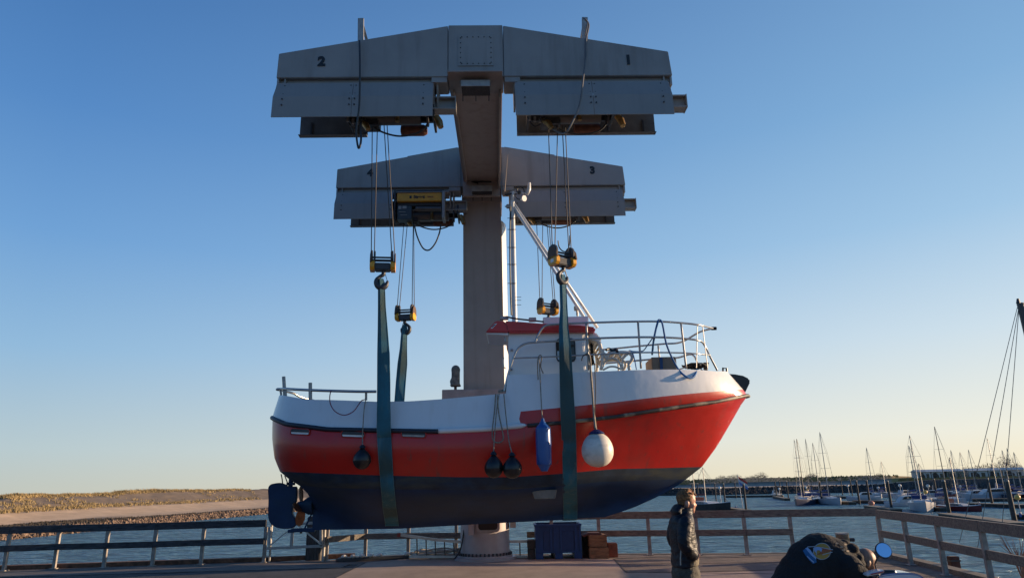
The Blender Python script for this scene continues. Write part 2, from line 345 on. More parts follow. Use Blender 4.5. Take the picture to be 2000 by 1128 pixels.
# gate frame
gt = thing('gate_frame', 'steel gate frame with diagonal braces hanging in the railing under the rudder', 'gate', G(525, 1098))
Yg = 19.75
for a, c in [((527, 1028), (527, 1068)), ((572, 1024), (569, 1066)), ((627, 1012), (627, 1066)), ((521, 1070), (632, 1065)), ((577, 1023), (614, 1020))]:
    MB().bar(P(*a, Yg), P(*c, Yg), .07, .07).build('frame_bar', galv, gt, bevel=.004)
for a, c in [((524, 1067), (561, 1037)), ((581, 1024), (628, 1063))]:
    MB().bar(P(*a, Yg-.06), P(*c, Yg-.06), .035, .035).build('brace', steel, gt)
MB().tube([G(516, 1098)+V((.12, .05, 0)), G(516, 1098)+V((.12, .05, 1.1))], .03).build('hinge_post', galv, gt)
MB().tube([G(630, 1096)+V((0, .05, 0)), G(630, 1096)+V((0, .05, 1.1))], .04).build('hinge_post', galv, gt)
# timber mooring pile
pl = thing('mooring_pile', 'thick square timber pile behind the gate frame, sunlit on its right side', 'pile', V((G(618, 1090).x, 20.55, WZ)))
c = P(618, 1050, 20.55)
MB().mm((c.x-.22, 20.3, WZ-1), (c.x+.19, 20.72, 1.15)).build('shaft', mat('tarred pile', (.10, .09, .085), .85, var=.35, scale=5, bump=.6, bscale=18, stretch=(5, 5, .7)), pl, bevel=.02)
MB().mm((c.x-.235, 20.285, .98), (c.x+.205, 20.735, 1.03)).build('iron_band', dark, pl)

# ---- dune coast at left
def wl(px): return interp([(-200, 1078), (0, 1055), (270, 1027), (400, 1014), (520, 1003), (640, 994), (900, 984)], px)
sandm = bpy.data.materials.new('dune sand and grass'); sandm.use_nodes = True; n = sandm.node_tree; b = n.nodes['Principled BSDF']; b.inputs['Roughness'].default_value = .95
at = n.nodes.new('ShaderNodeVertexColor'); at.layer_name = 'zone'
nz = n.nodes.new('ShaderNodeTexNoise'); nz.inputs['Scale'].default_value = .35; nz.inputs['Detail'].default_value = 10; nz.inputs['Roughness'].default_value = .75
tc = n.nodes.new('ShaderNodeTexCoord'); n.links.new(tc.outputs['Object'], nz.inputs['Vector'])
mr = n.nodes.new('ShaderNodeMapRange'); mr.inputs[1].default_value = .35; mr.inputs[2].default_value = .65; mr.inputs[3].default_value = .75; mr.inputs[4].default_value = 1.1
n.links.new(nz.outputs[0], mr.inputs[0])
mx = n.nodes.new('ShaderNodeVectorMath'); mx.operation = 'SCALE'; n.links.new(at.outputs[0], mx.inputs[0]); n.links.new(mr.outputs[0], mx.inputs['Scale'])
n.links.new(mx.outputs[0], b.inputs['Base Color'])
rows = []; pxs = list(range(-260, 901, 6))
# cross-shore profile: (metres inland, height over datum, colour)
SAND = (.47, .34, .22); ROCK = (.05, .04, .035); DUNE = (.17, .125, .085); WET = (.06, .05, .045)
prof = [(-3, WZ-1.2, ROCK), (0, WZ+.05, ROCK), (2, WZ+.5, ROCK), (4, WZ+.9, ROCK), (6, WZ+1.15, WET), (9, WZ+1.3, WET), (12, WZ+1.42, WET), (15, WZ+1.52, SAND), (19, WZ+1.8, SAND), (24, WZ+2.1, SAND), (29, WZ+2.5, SAND),
        (34, WZ+2.9, DUNE), (38, WZ+3.4, DUNE), (42, WZ+3.9, DUNE), (46, WZ+4.4, DUNE), (50, WZ+4.8, DUNE), (53, WZ+5.2, DUNE), (56, WZ+5.45, DUNE), (60, WZ+5.5, DUNE), (75, WZ+4.8, DUNE), (300, WZ+3.9, DUNE)]
m = MB(); colr = []; NP = len(prof); crest = {}
prof2 = []
for a, c2 in zip(prof, prof[1:]):
    k = 3 if c2[0] < 62 and c2[0] > 30 else 1
    for j in range(k): prof2.append((lerp(a[0], c2[0], j/k), lerp(a[1], c2[1], j/k), a[2] if j == 0 else tuple(lerp(u, v_, j/k) for u, v_ in zip(a[2], c2[2]))))
prof2.append(prof[-1]); NP = len(prof2); grid = []
for px in pxs:
    g0 = G(px, wl(px), WZ); dd = V((g0.x, g0.y, 0)).normalized(); dd = V((-.45, .9, 0)).normalized()
    row = []
    for (s_, z, cc) in prof2:
        q = g0+dd*s_; q.z = z
        if s_ > 30:
            k = min(1, (s_-30)/15)
            q.z += k*(noise.noise(q*.05)*.55+noise.noise(q*.22)*.28+noise.noise(q*.7)*.12) - k*.1
        elif 4 < s_: q.z += noise.noise(q*.12)*.12
        row.append(q); m.v.append(q)
        bl = interp([(0, 0), (150, 0), (260, 1), (900, 1)], px)
        if cc == WET and s_ > 8: cc = tuple(lerp(u, v_, bl*.9) for u, v_ in zip(WET, SAND))
        colr.append(cc)
    grid.append(row)
for i in range(len(pxs)-1):
    for j in range(NP-1): m.f.append([i*NP+j, (i+1)*NP+j, (i+1)*NP+j+1, i*NP+j+1]); m.m.append(0)
dune = struct('dune_shore', m, sandm, sm=True)
ca = dune.data.color_attributes.new('zone', 'FLOAT_COLOR', 'POINT')
for i, c in enumerate(colr): ca.data[i].color = (*c, 1)
# marram grass tufts (stuff)
m = MB(); rr = random.Random(3)
def dune_at(i, s_):
    row = grid[i]
    for j in range(NP-1):
        if prof2[j][0] <= s_ <= prof2[j+1][0]:
            t = (s_-prof2[j][0])/(prof2[j+1][0]-prof2[j][0]); return row[j].lerp(row[j+1], t)
for k in range(5200):
    i = rr.randrange(0, len(pxs)-60)
    u = rr.random()
    s_ = rr.gauss(55.5, 2.4) if u < .5 else (rr.gauss(34, 1.8) if u < .68 else rr.uniform(33, 56))
    s_ = max(31, min(60, s_)); q = dune_at(i, s_)
    if not q: continue
    if 36 < s_ < 52 and noise.noise(q*.12)+.5*noise.noise(q*.4) < .12: continue
    q = q+V((rr.uniform(-.4, .4), rr.uniform(-.4, .4), 0)); hh = rr.uniform(.2, .6)
    for j in range(5):
        a = rr.uniform(0, math.tau); o = V((math.cos(a), math.sin(a), 0))*rr.uniform(.05, .3); le = V((math.cos(a), math.sin(a), 0))*rr.uniform(.05, .35)+V((-.12, -.05, hh*rr.uniform(.6, 1)))
        wv = V((rr.uniform(-1, 1), rr.uniform(-1, 1), 0)).normalized()*.07
        m.add([q+o-wv-V((0, 0, .1)), q+o+wv-V((0, 0, .1)), q+o+le], [(0, 1, 2)])
tag(m.build('marram_grass', mat('dry grass', (.36, .26, .12), .9, var=.4, scale=.3, col2=(.16, .125, .06)), fixn=False), 'dry yellow marram grass tufts over the dune crest and foot', 'grass', None, 'stuff')
# rocks (stuff)
m = MB(); rr = random.Random(5)
for k in range(9000):
    i = rr.randrange(0, len(pxs)-8); px = pxs[i]; s_ = rr.uniform(-.5, interp([(0, 12), (150, 11), (270, 7), (500, 5)], px))
    q = dune_at(i, s_)
    if not q: continue
    q = q+V((rr.uniform(-.5, .5), rr.uniform(-.3, .3), .05)); r_ = rr.uniform(.12, .34)*(1 if s_ < 5 else .65)
    ph = rr.uniform(0, 6.28); vs = []
    for ii in range(4):
        a = ph+ii*math.pi/2; vs.append(q+V((math.cos(a)*r_*rr.uniform(.6, 1.2), math.sin(a)*r_*rr.uniform(.6, 1.2), -.1)))
    vs.append(q+V((rr.uniform(-.4, .4)*r_, rr.uniform(-.4, .4)*r_, r_*rr.uniform(.5, 1.1))))
    m.mi = 0 if s_ < 4.5 else 1
    m.add(vs, [(0, 1, 4), (1, 2, 4), (2, 3, 4), (3, 0, 4)])
tag(m.build('shore_rocks', [mat('shore rock', (.30, .20, .135), .9, var=.45, scale=.8), mat('weedy rock', (.07, .055, .04), .9, var=.4, scale=.8)]), 'loose brown stones piled along the waterline below the sand', 'rocks', None, 'stuff')

# ---- far bank at right
def bank(px): return interp([(1150, 969), (1400, 966), (1660, 961.5), (1800, 960), (1950, 957), (2100, 955), (2300, 952)], px)
pr = [(-2, WZ-1), (0, WZ), (8, -1.0), (9, -.9), (22, -.75), (26, 0.2), (34, 1.3), (40, 1.7), (46, 1.5), (400, 1)]
m = MB(); bx = list(range(1100, 2400, 12)); cols = []
for px in bx:
    g0 = G(px, bank(px), WZ); dd = V((g0.x, g0.y, 0)).normalized()
    rgt = min(1, max(0, (px-1700)/120))
    for j, (s_, z) in enumerate(pr):
        q = g0+dd*s_
        if j >= 2:
            z2 = [0, 0, .35, .45, .5, .6, .8, .9, .9, .6][j]; z = lerp(z, z2, rgt)
            if 4 < j < 9: z += noise.noise(q*.03)*.7+noise.noise(q*.15)*.2+.6*(1-rgt)*min(1, max(0, (px-1350)/200))
        q.z = z; m.v.append(q)
        c = [(.03, .028, .025), (.05, .045, .04), (.05, .045, .04), (.30, .26, .21), (.40, .34, .28), (.11, .10, .075), (.10, .095, .07), (.10, .095, .07), (.1, .09, .07), (.1, .09, .07)][j]
        if rgt > .3 and j > 3: c = (.35, .22, .06)
        cols.append(c)
for i in range(len(bx)-1):
    for j in range(len(pr)-1): a = i*len(pr)+j; m.f.append([a, a+len(pr), a+len(pr)+1, a+1]); m.m.append(0)
bk = struct('harbour_bank', m, sandm)
ca = bk.data.color_attributes.new('zone', 'FLOAT_COLOR', 'POINT')
for i, c in enumerate(cols): ca.data[i].color = (*c, 1)
m = MB(); rr = random.Random(8)
for k in range(4000):
    px = rr.uniform(1100, 2350); g0 = G(px, bank(px), WZ); dd = V((g0.x, g0.y, 0)).normalized(); s_ = rr.uniform(0, 8)
    q = g0+dd*s_; q.z = lerp(WZ, -1+.9*min(1, max(0, (px-1700)/120)), s_/8); r_ = rr.uniform(.3, .7)
    m.add([q+V((-r_, 0, 0)), q+V((0, -r_, 0)), q+V((r_, 0, 0)), q+V((rr.uniform(-.2, .2), 0, r_*.8)), q+V((0, r_, 0))], [(0, 1, 3), (1, 2, 3), (2, 4, 3), (4, 0, 3)])
tag(m.build('bank_rocks', mat('bank rock', (.055, .048, .042), .9, var=.4, scale=.5), fixn=False), 'dark stone facing of the far harbour bank', 'rocks', None, 'stuff')
m = MB(); rr = random.Random(81)
for k in range(2600):
    px = rr.uniform(1150, 2300); g0 = G(px, bank(px), WZ); dd = V((g0.x, g0.y, 0)).normalized(); rgt = min(1, max(0, (px-1700)/120))
    s_ = rr.uniform(9, 13) if px > 1760 else rr.uniform(26, 42); q = g0+dd*s_; q.z = (.45 if px > 1760 else interp([(26, .5), (34, 1.6), (42, 1.9)], s_)); h_ = rr.uniform(.3, .8)
    m.add([q+V((-.6, 0, -.3)), q+V((.6, 0, -.3)), q+V((rr.uniform(-.4, .4), 0, h_))], [(0, 1, 2)])
tag(m.build('bank_grass', mat('bank grass', (.26, .2, .07), .95, var=.4, scale=.15, col2=(.12, .11, .05)), fixn=False), 'low rough grass along the top of the far bank', 'grass', None, 'stuff')

def on_bank(px, back, z=0.5):
    g0 = G(px, bank(px), WZ); dd = V((g0.x, g0.y, 0)).normalized(); q = g0+dd*back; q.z = z; return q
# holiday chalets
roofm = mat('pale sheet roof', (.42, .44, .45), .5, var=.1, scale=.5); wallw = mat('chalet white wall', (.6, .56, .5), .7)
brownw = mat('chalet dark timber wall', (.10, .065, .045), .8, var=.3, scale=1)
names = ['leftmost pale roofed holiday chalet on the far bank, beside the low dune', 'second holiday chalet from the left on the far bank, dark gabled', 'holiday chalet on the far bank behind the three thin masts, olive wall',
         'holiday chalet with a pale roof below the small round bare trees', 'holiday chalet on the far bank beneath the broad clump of bare trees', 'rightmost holiday chalet on the far bank, partly cut by the photo edge']
for i, (pa, pb) in enumerate([(1799, 1824), (1826, 1851), (1856, 1889), (1900, 1936), (1938, 1962), (1966, 2008)]):
    a = on_bank(pa, 22); c2 = on_bank(pb, 22); mid = (a+c2)/2; wd = (c2-a).length; az = math.atan2((c2-a).y, (c2-a).x)
    t = thing('holiday_chalet', names[i], 'chalet', mid, az, 'holiday chalets on the far bank')
    hh = 2.5
    MB().mm((-wd/2, 0, -.6), (wd/2, 6, hh)).build('wall', [wallw, wallw, mat('olive wall', (.25, .24, .18), .8), wallw, wallw, wallw][i], t, local=True)
    m = MB(); m.prism([V((-wd/2-.3, -.5, hh)), V((-wd/2-.3, 6.4, hh)), V((-wd/2-.3, 3, hh+.8))], (wd+.6, 0, 0)); m.build('roof', roofm, t, local=True)
    m = MB(); m.prism([V((-wd*.42, -.04, -.4)), V((wd*.05, -.04, -.4)), V((wd*.05, -.04, 1.2)), V((-wd*.15, -.04, hh-.2)), V((-wd*.42, -.04, 1.9))], (0, .1, 0)); m.build('gable', brownw, t, local=True)
    MB().mm((wd*.15, -.06, .5), (wd*.36, .06, 1.8)).build('window', glass, t, local=True)
# bare trees
twm = mat('bare twigs', (.20, .13, .085), .9, var=.3, scale=.5); twg = mat('distant twigs', (.16, .145, .13), .9)
def bare_tree(px, back, z, hgt, wid, label, seed, mt=twm, n_=420):
    rr = random.Random(seed); q = on_bank(px, back, z)
    q.z -= .5
    t = thing('bare_tree', label, 'tree', q, 0, 'leafless trees on the far bank')
    MB().tube([(0, 0, -.5), (.05, 0, hgt*.3), (0, 0, hgt*.55)], [hgt*.035, hgt*.028, hgt*.015], 6).build('trunk', mt, t, local=True)
    m = MB()
    for k in range(n_):
        a = rr.uniform(0, math.tau); el = math.asin(rr.uniform(-.15, 1)); r1 = rr.uniform(.2, .75); r2 = min(1, r1+rr.uniform(.15, .4))*(.8+.2*noise.noise(V((a*2, el*3, seed))))
        A = V((math.cos(a)*math.cos(el)*wid/2*r1, math.sin(a)*math.cos(el)*wid/2*r1, hgt*.3+math.sin(el)*hgt*.7*r1)); a2 = a+rr.uniform(-.3, .3); el2 = el+rr.uniform(-.2, .25)
        B = V((math.cos(a2)*math.cos(el2)*wid/2*r2, math.sin(a2)*math.cos(el2)*wid/2*r2, hgt*.3+math.sin(el2)*hgt*.7*r2))
        wv = V((rr.uniform(-1, 1), rr.uniform(-1, 1), rr.uniform(-1, 1))).normalized()*.05
        m.add([A-wv*1.4, A+wv*1.4, B+wv*.5, B-wv*.5], [(0, 1, 2, 3)])
    m.build('crown', mt, t, local=True, fixn=False)
TL = [(1899, 34, .8, 5.4, 6.5, 'small round bare tree behind the chalets, left of the clump', twm), (1922, 36, .8, 5.8, 7, 'left tree of the bare clump above the chalet roofs', twm), (1937, 38, .8, 6.5, 8, 'middle tree of the bare clump above the chalet roofs', twm),
      (1952, 36, .8, 6.2, 7, 'right tree of the bare clump, beside the tall spreading one', twm), (1976, 34, .8, 9.6, 9, 'tallest bare tree on the bank, spreading crown against the sky', twm), (1995, 36, .8, 6.0, 7, 'bare tree at the right photo edge behind the last chalet', twm),
      (1415, 60, 1.5, 3.4, 9, 'low bare tree on the dike just right of the bow', twg), (1438, 60, 1.5, 3.7, 9, 'low bare tree on the dike left of the flagpole', twg), (1470, 60, 1.5, 2.9, 8, 'low bare tree on the dike right of the flagpole', twg), (1490, 62, 1.5, 4.4, 9, 'rounder bare tree on the dike between flagpole and masts', twg),
      (1590, 60, 1.8, 2.8, 7, 'low bare shrub tree on the dike behind the sailing boats', twg), (1722, 40, 1.2, 2.6, 6, 'solitary small bare shrub tree on the dike under a thin mast', twg)]
for i, a in enumerate(TL): bare_tree(a[0], a[1], a[2], a[3], a[4], a[5], 20+i, a[6])
# ================================================================ CRANE
crane = thing('harbour_crane', 'tall grey boat crane with two numbered cross beams on one column', 'crane', CO, CA)
def CB_(m, a, b): return m.mm(a, b)
L = dict(parent=crane, local=True)
# pedestal (round) and column
m = MB(); m.lathe([(.66, .1), (.66, 1.25), (.64, 1.5), (.62, 2.3), (.6, 3.6)], (-.02, 0, 0), 48)
ped = m.build('pedestal', mat('pedestal paint', (.42, .37, .36), .5, var=.1, scale=2), crane, local=True, sm=40); add_streaks(MATS['pedestal paint'], (.3, .2, .15), .4, (4, 4, .6), .5, .75)
m = MB(); m.lathe([(.82, 0), (.82, .07), (.78, .075)], (-.02, 0, .0), 48); m.build('base_flange', MATS['pedestal paint'], crane, local=True, sm=40)
m = MB(); m.lathe([(.73, .075), (.73, .12), (.66, .125)], (-.02, 0, 0), 48); m.build('bolt_ring', MATS['pedestal paint'], crane, local=True, sm=40)
for k in range(40):
    a = k*math.tau/40; MB().lathe([(.025, 0), (.025, .07)], (-.02+math.cos(a)*.70, math.sin(a)*.70, .12), 6).build('bolt', dark, crane, local=True)
# opening in pedestal: dark rounded hatch with a rim, and side plate
def rrect(cx, cz, w_, h_, r_, n=5):
    o = []
    for (sx, sz, a0) in ((1, 1, 0), (-1, 1, 90), (-1, -1, 180), (1, -1, 270)):
        for k in range(n+1):
            a = R(a0+90*k/n); o.append((cx+sx*(w_/2-r_)+math.cos(a)*r_, cz+sz*(h_/2-r_)+math.sin(a)*r_))
    return o
hc = PL(953, 1026, -.67)
m = MB(); m.prism([V((x, -.68, z)) for x, z in rrect(hc.x, hc.z+.15, .62, .62, .1)], (0, .12, 0)); m.build('hatch_rim', MATS['pedestal paint'], crane, local=True, bevel=.01)
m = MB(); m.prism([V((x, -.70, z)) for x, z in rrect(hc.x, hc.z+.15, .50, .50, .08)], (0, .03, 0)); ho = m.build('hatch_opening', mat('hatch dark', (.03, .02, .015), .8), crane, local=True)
MB().tube([(hc.x-.05, -.71, hc.z), (hc.x+.1, -.71, hc.z+.3)], .015, 6).tube([(hc.x+.02, -.71, hc.z-.1), (hc.x+.12, -.71, hc.z+.2)], .015, 6).build('hose', galv, ho, local=False)
a = PL(917, 1022, -.72); MB().mm((a.x-.03, -.72, a.z-.28), (a.x+.11, -.62, a.z+.5)).build('cover_plate', MATS['pedestal paint'], crane, local=True, bevel=.005)
a = PL(1000, 1020, -.2); MB().mm((a.x-.05, -.3, a.z-.12), (a.x+.1, .0, a.z+.3)).build('junction_box', galv, crane, local=True)
# column
cw = .565
m = MB(); m.mm((-cw, -.56, 3.55), (cw, .56, 10.2))
colo = m.build('column', colp, crane, local=True, bevel=.012)
m = MB(); a = PL(863, 760, -.9); m.mm((a.x, -.85, 2.9), (.66, .8, a.z)); m.mm((a.x-.22, -.7, 2.9), (a.x, .7, a.z-.25)); m.build('slewing_housing', mat('housing paint', (.34, .29, .28), .6), crane, local=True, bevel=.01)
m = MB(); a = PL(990, 440, 0); m.prism([V((.57, -.45, 3.6)), V((.60, -.40, 3.6)), V((.70, -.12, 3.6)), V((.72, .1, 3.6)), V((.70, .4, 3.6)), V((.57, .45, 3.6))], (0, 0, a.z-3.6)); m.build('cable_duct', white, crane, local=True, bevel=.02)
m = MB(); m.mm((-.6, -.62, 10.05), (.6, .6, 10.6)); m.build('column_head', colp, crane, local=True, bevel=.01)
# jib
m = MB(); zb, zt = 10.35, 11.45
m.prism([V((-.52, -6.6, zb)), V((-.52, -6.6, zt)), V((-.46, -.5, zt)), V((-.46, -.5, zb+.17))], (.97, 0, 0)); m.build('jib', colp, crane, local=True)
m = MB(); m.prism([V((-.60, -6.9, zb-.03)), V((.57, -6.9, zb-.03)), V((.57, -1.0, zb+.14)), V((-.52, -1.0, zb+.14))], (0, 0, .028)); m.build('jib_flange', colp, crane, local=True)
m = MB(); m.prism([V((.50, -6.2, zb+.0)), V((.50, -6.2, zb-.22)), V((.50, -5.4, zb-.24)), V((.50, -1.15, zb-.12)), V((.50, -1.15, zb+.15))], (.05, 0, 0))
m.prism([V((-.52, -6.2, zb+.0)), V((-.52, -6.2, zb-.1)), V((-.5, -5.4, zb-.10)), V((-.44, -1.15, zb+.03)), V((-.44, -1.15, zb+.15))], (.03, 0, 0)); m.build('jib_web', colp, crane, local=True)

def cross_beam(yf, nl, nr, far):
    dy = yf+6.7
    # girder in three pieces
    def girder(poly, nm='girder'):
        m = MB(); m.prism([V((x, yf, z)) for x, z in poly], (0, .68, 0)); return m.build(nm, grey, crane, local=True, bevel=.012)
    girder([(-4.25, 10.33), (-4.24, 10.93), (-.605, 11.61), (-.605, 10.33)]); girder([(.605, 10.33), (.605, 11.61), (4.21, 10.93), (4.25, 10.33)])
    girder([(-.595, 10.33), (-.595, 11.625), (.595, 11.625), (.595, 10.33)], 'centre_box')
    if not far:
        a = PL(895, 129, yf-.01); b_ = PL(963, 69, yf-.01)
        m = MB().mm((a.x, yf-.018, a.z), (b_.x, yf, b_.z)); m.mi = 1
        for k in range(6):
            for (x, z) in ((lerp(a.x, b_.x, .1+.8*k/5), a.z+.05), (lerp(a.x, b_.x, .1+.8*k/5), b_.z-.05), (a.x+.05, lerp(a.z, b_.z, .1+.8*k/5)), (b_.x-.05, lerp(a.z, b_.z, .1+.8*k/5))):
                m.lathe([(.014, 0), (.014, .012)], (x, yf-.017, z), 6, (0, -1, 0))
        m.build('access_panel', [grey, dark], crane, local=True)
    else:
        for sx in (-1, 1):
            m = MB(); m.prism([V((sx*.7, yf+.1, 11.6)), V((sx*.7, yf+.1, 11.66)), V((sx*2.2, yf+.1, 11.38)), V((sx*2.2, yf+.1, 11.30))], (0, .4, 0)); m.build('walkway_strip', grey2, crane, local=True)
            MB().tube([(sx*3.35-.08, yf+.3, 11.05), (sx*3.35-.06, yf+.3, 11.17), (sx*3.35+.06, yf+.3, 11.17), (sx*3.35+.08, yf+.3, 11.05)], .03, 6).build('lifting_eye', dark, crane, local=True)
    # numbers
    for txt, (px, py) in (nl, nr):
        q = PL(px, py, yf-.004)
        text_mesh(txt, .31, .003, num, crane, Matrix.Translation(q+V((0, -.008, 0))) @ Matrix.Rotation(R(90), 4, 'X'), 'number', .016)
    # end brackets and flange band under the girder
    for sx in (-1, 1):
        x0, x1 = (.95, 4.22)
        MB().mm((sx*x0, yf+.10, 10.03), (sx*x1, yf+.2, 10.325)).build('carrier_web', grey2, crane, local=True)
        MB().mm((sx*4.22-.02, yf+.03, 10.12), (sx*4.22+.02, yf+.6, 10.325)).build('end_bracket', grey, crane, local=True)
        MB().mm((sx*4.07-.015, yf+.03, 10.12), (sx*4.07+.015, yf+.2, 10.325)).build('end_bracket', grey, crane, local=True)
        for xx in (.83, .92):
            m = MB(); m.prism([V((sx*xx-.02, yf+.05, 10.325)), V((sx*xx-.02, yf+.62, 10.325)), V((sx*xx-.02, yf+.5, 9.75)), V((sx*xx-.02, yf+.25, 9.75))], (.04, 0, 0)); m.build('hanger_plate', grey2, crane, local=True)
        MB().mm((sx*.62, yf+.02, 10.21), (sx*.95, yf+.5, 10.327)).build('hanger_foot', grey, crane, local=True)
        # runway I beam
        xa, xb = (-4.0, -.46) if sx < 0 else (1.0, 4.56)
        za, zb_ = 9.68, 9.98
        m = MB(); m.mm((xa, yf+.2, zb_-.03), (xb, yf+.46, zb_)); m.mm((xa, yf+.2, za), (xb, yf+.46, za+.03)); m.mm((xa, yf+.315, za+.03), (xb, yf+.345, zb_-.03))
        m.mm((xb-.0, yf+.19, za-.01), (xb+.02, yf+.47, zb_+.01)); m.build('runway_beam', grey, crane, local=True)
        # hood: front panels, end cheeks, roof strip, back panel
        xl, xr = (-4.22, -.90) if sx < 0 else (.83, 4.15)
        ft, ff, fb = yf-.08, yf-.20, yf-.215            # top, fold, bottom of the front face
        z_t, z_f, z_b = 10.13, 9.75, 9.27
        spl = (xl+xr)/2 - .02
        if far and sx < 0: spl = xl+1.66
        pans = [(xl, spl-.004), (spl+.004, xr)]
        for ip, (pa, pb) in enumerate(pans):
            if far and sx < 0 and ip == 1: continue
            ea = .03 if ip == 0 and sx < 0 else 0; eb = .03 if ip == 1 and sx > 0 else 0
            m = MB(); th = .012
            m.add([(pa+ea, ft, z_t), (pb-eb, ft, z_t), (pb, ff, z_f), (pa, ff, z_f), (pb, fb, z_b), (pa, fb, z_b), (pa+ea, ft+.02, z_t), (pb-eb, ft+.02, z_t), (pb, ff+.02, z_f), (pa, ff+.02, z_f), (pb, fb+.02, z_b), (pa, fb+.02, z_b)],
                  [(0, 1, 2, 3), (3, 2, 4, 5), (7, 6, 9, 8), (8, 9, 11, 10), (0, 3, 9, 6), (3, 5, 11, 9), (1, 7, 8, 2), (2, 8, 10, 4), (5, 4, 10, 11), (0, 6, 7, 1)])
            m.mi = 1
            for xx in ((pa+.2, pb-.05) if ip == 0 else (pa+.05, pb-.2)):
                for yy, zz in ((ft-.012, z_t-.06), (ff+.04, z_f+.08), (ff-.012, z_f-.06), (ff-.02, z_f-.2)):
                    m.lathe([(.016, -.012), (.016, .014)], (xx, yy, zz), 6, (0, -1, .0))
            m.build('hood_panel', [grey2, dark], crane, local=True)
        MB().mm((xl+.05, ft, z_t), (xr-.05, ft+.25, z_t+.02)).build('hood_top', grey2, crane, local=True)
        for xx in (xl+.01, xr-.03):
            if sx < 0 and xx > -2: continue
            m = MB(); m.prism([V((xx, ft+.02, z_t-.01)), V((xx, ff+.02, z_f)), V((xx, fb+.02, z_b+.01)), V((xx, yf-.1, z_b+.2)), V((xx, yf+.1, z_t-.01))], (.02, 0, 0)); m.build('hood_cheek', grey2, crane, local=True)
        bl, br = (-4.03, -.88) if sx < 0 else (.9, 4.08)
        if not far and sx < 0: br = -2.5
        m = MB(); m.mm((bl, yf+1.16, 9.55), (br, yf+1.19, 10.2)); m.mm((bl, yf+1.05, 9.55), (br, yf+1.16, 9.565)); m.build('back_panel', mat('back panel paint', (.15, .15, .15), .6, var=.2, scale=2), crane, local=True)
        m = MB(); m.mm(((bl+.25) if sx < 0 else br-.3, yf+1.12, 9.6), ((bl+.29) if sx < 0 else br-.26, yf+1.158, 9.9)); m.build('panel_rib', dark, crane, local=True)
cross_beam(-6.7, ('2', (628, 121)), ('1', (1227, 118)), False)
cross_beam(-1.1, ('4', (723, 338)), ('3', (1157, 333)), True)
# lamps under the jib
def jib_lamp(x0, x1, y0, y1, y2, yl):
    a = PL(x0, y1, yl); b_ = PL(x1, y0, yl); c_ = PL(x0, y2, yl+.25)
    l_ = MB(); l_.mm((a.x, yl, a.z), (b_.x, yl+.03, b_.z)); lo = l_.build('vent_front', galv, crane, local=True)
    m = MB(); m.prism([V((a.x+.01, yl+.02, a.z)), V((a.x+.02, yl+.34, a.z-.03)), V((a.x+.02, yl+.34, b_.z)), V((a.x+.01, yl+.03, b_.z))], (b_.x-a.x-.02, 0, 0)); m.build('vent_box', dark, crane, local=True)
    m = MB()
    for k in range(9):
        m.bar((lerp(a.x, b_.x, (k+.5)/9), yl+.05, a.z-.012), (lerp(a.x, b_.x, (k+.5)/9), yl+.33, a.z-.042), .01, .01)
    for k in range(3): m.bar((lerp(a.x+.03, b_.x-.03, k/2), yl+.34, a.z-.16), (lerp(a.x+.03, b_.x-.03, k/2), yl+.34, b_.z), .02, .02)
    m.build('vent_louvre', dark, crane, local=True)
jib_lamp(900, 957, 156, 168, 185, -6.72)
jib_lamp(921, 961, 362, 373, 382, -1.35)
# arrow plate on head
q = PL(940, 355, -1.13)
m = MB(); m.mm((-.54, -1.125, zb-.33), (.54, -1.0, zb+.138)); m.build('head_plate', colp, crane, local=True)
m = MB(); y_ = -1.13; z_ = q.z
m.prism([V((q.x-.31, y_, z_)), V((q.x-.09, y_, z_+.07)), V((q.x-.09, y_, z_+.022)), V((q.x+.30, y_, z_+.022)), V((q.x+.30, y_, z_-.022)), V((q.x-.09, y_, z_-.022)), V((q.x-.09, y_, z_-.07))], (0, .004, 0)); m.build('arrow_marking', num, crane, local=True)
# brackets on top of the near girder
def bracket(p0, p1, p2):
    a = PL(*p0, -6.45); b_ = PL(*p1, -6.45); c_ = PL(*p2, -6.1)
    m = MB(); m.bar(a-V((0, 0, .12)), b_, .13, .05, up=(0, 1, 0)); m.bar(b_, c_-V((0, 0, .1)), .06, .05, up=(0, 1, 0)); m.build('cable_bracket', galv, crane, local=True)
bracket((705, 84), (705, 37), (719, 80)); bracket((1142, 80), (1142, 35), (1134, 76))
cab = mat('cable sheath', (.03, .03, .032), .5)
def loc(px, py, yl): return PL(px, py, yl)
m = MB(); m.tube(smooth([loc(702, 80, -6.75), loc(703, 130, -7.06), loc(702, 200, -7.06), loc(698, 235, -7.04), loc(696, 262, -7.0), loc(700, 289, -7.0), loc(705, 275, -7.0), loc(705, 240, -6.7), loc(708, 225, -6.6)]), .022, 6); m.build('control_cable', cab, crane, local=True)
m = MB(); m.tube(smooth([loc(1143, 38, -6.6), loc(1150, 50, -6.6), loc(1145, 78, -6.72), loc(1144, 110, -6.75), loc(1139, 155, -7.05), loc(1133, 200, -7.06), loc(1120, 235, -7.05), loc(1104, 260, -6.9), loc(1085, 255, -6.5), loc(1072, 240, -6.3)]), .022, 6); m.build('control_cable', mat('cable grey', (.14, .14, .14), .5), crane, local=True)
m = MB(); m.tube(smooth([loc(1143, 70, -6.74), loc(1147, 45, -6.7), loc(1140, 36, -6.6)]), .012, 6); m.build('control_cable', cab, crane, local=True)

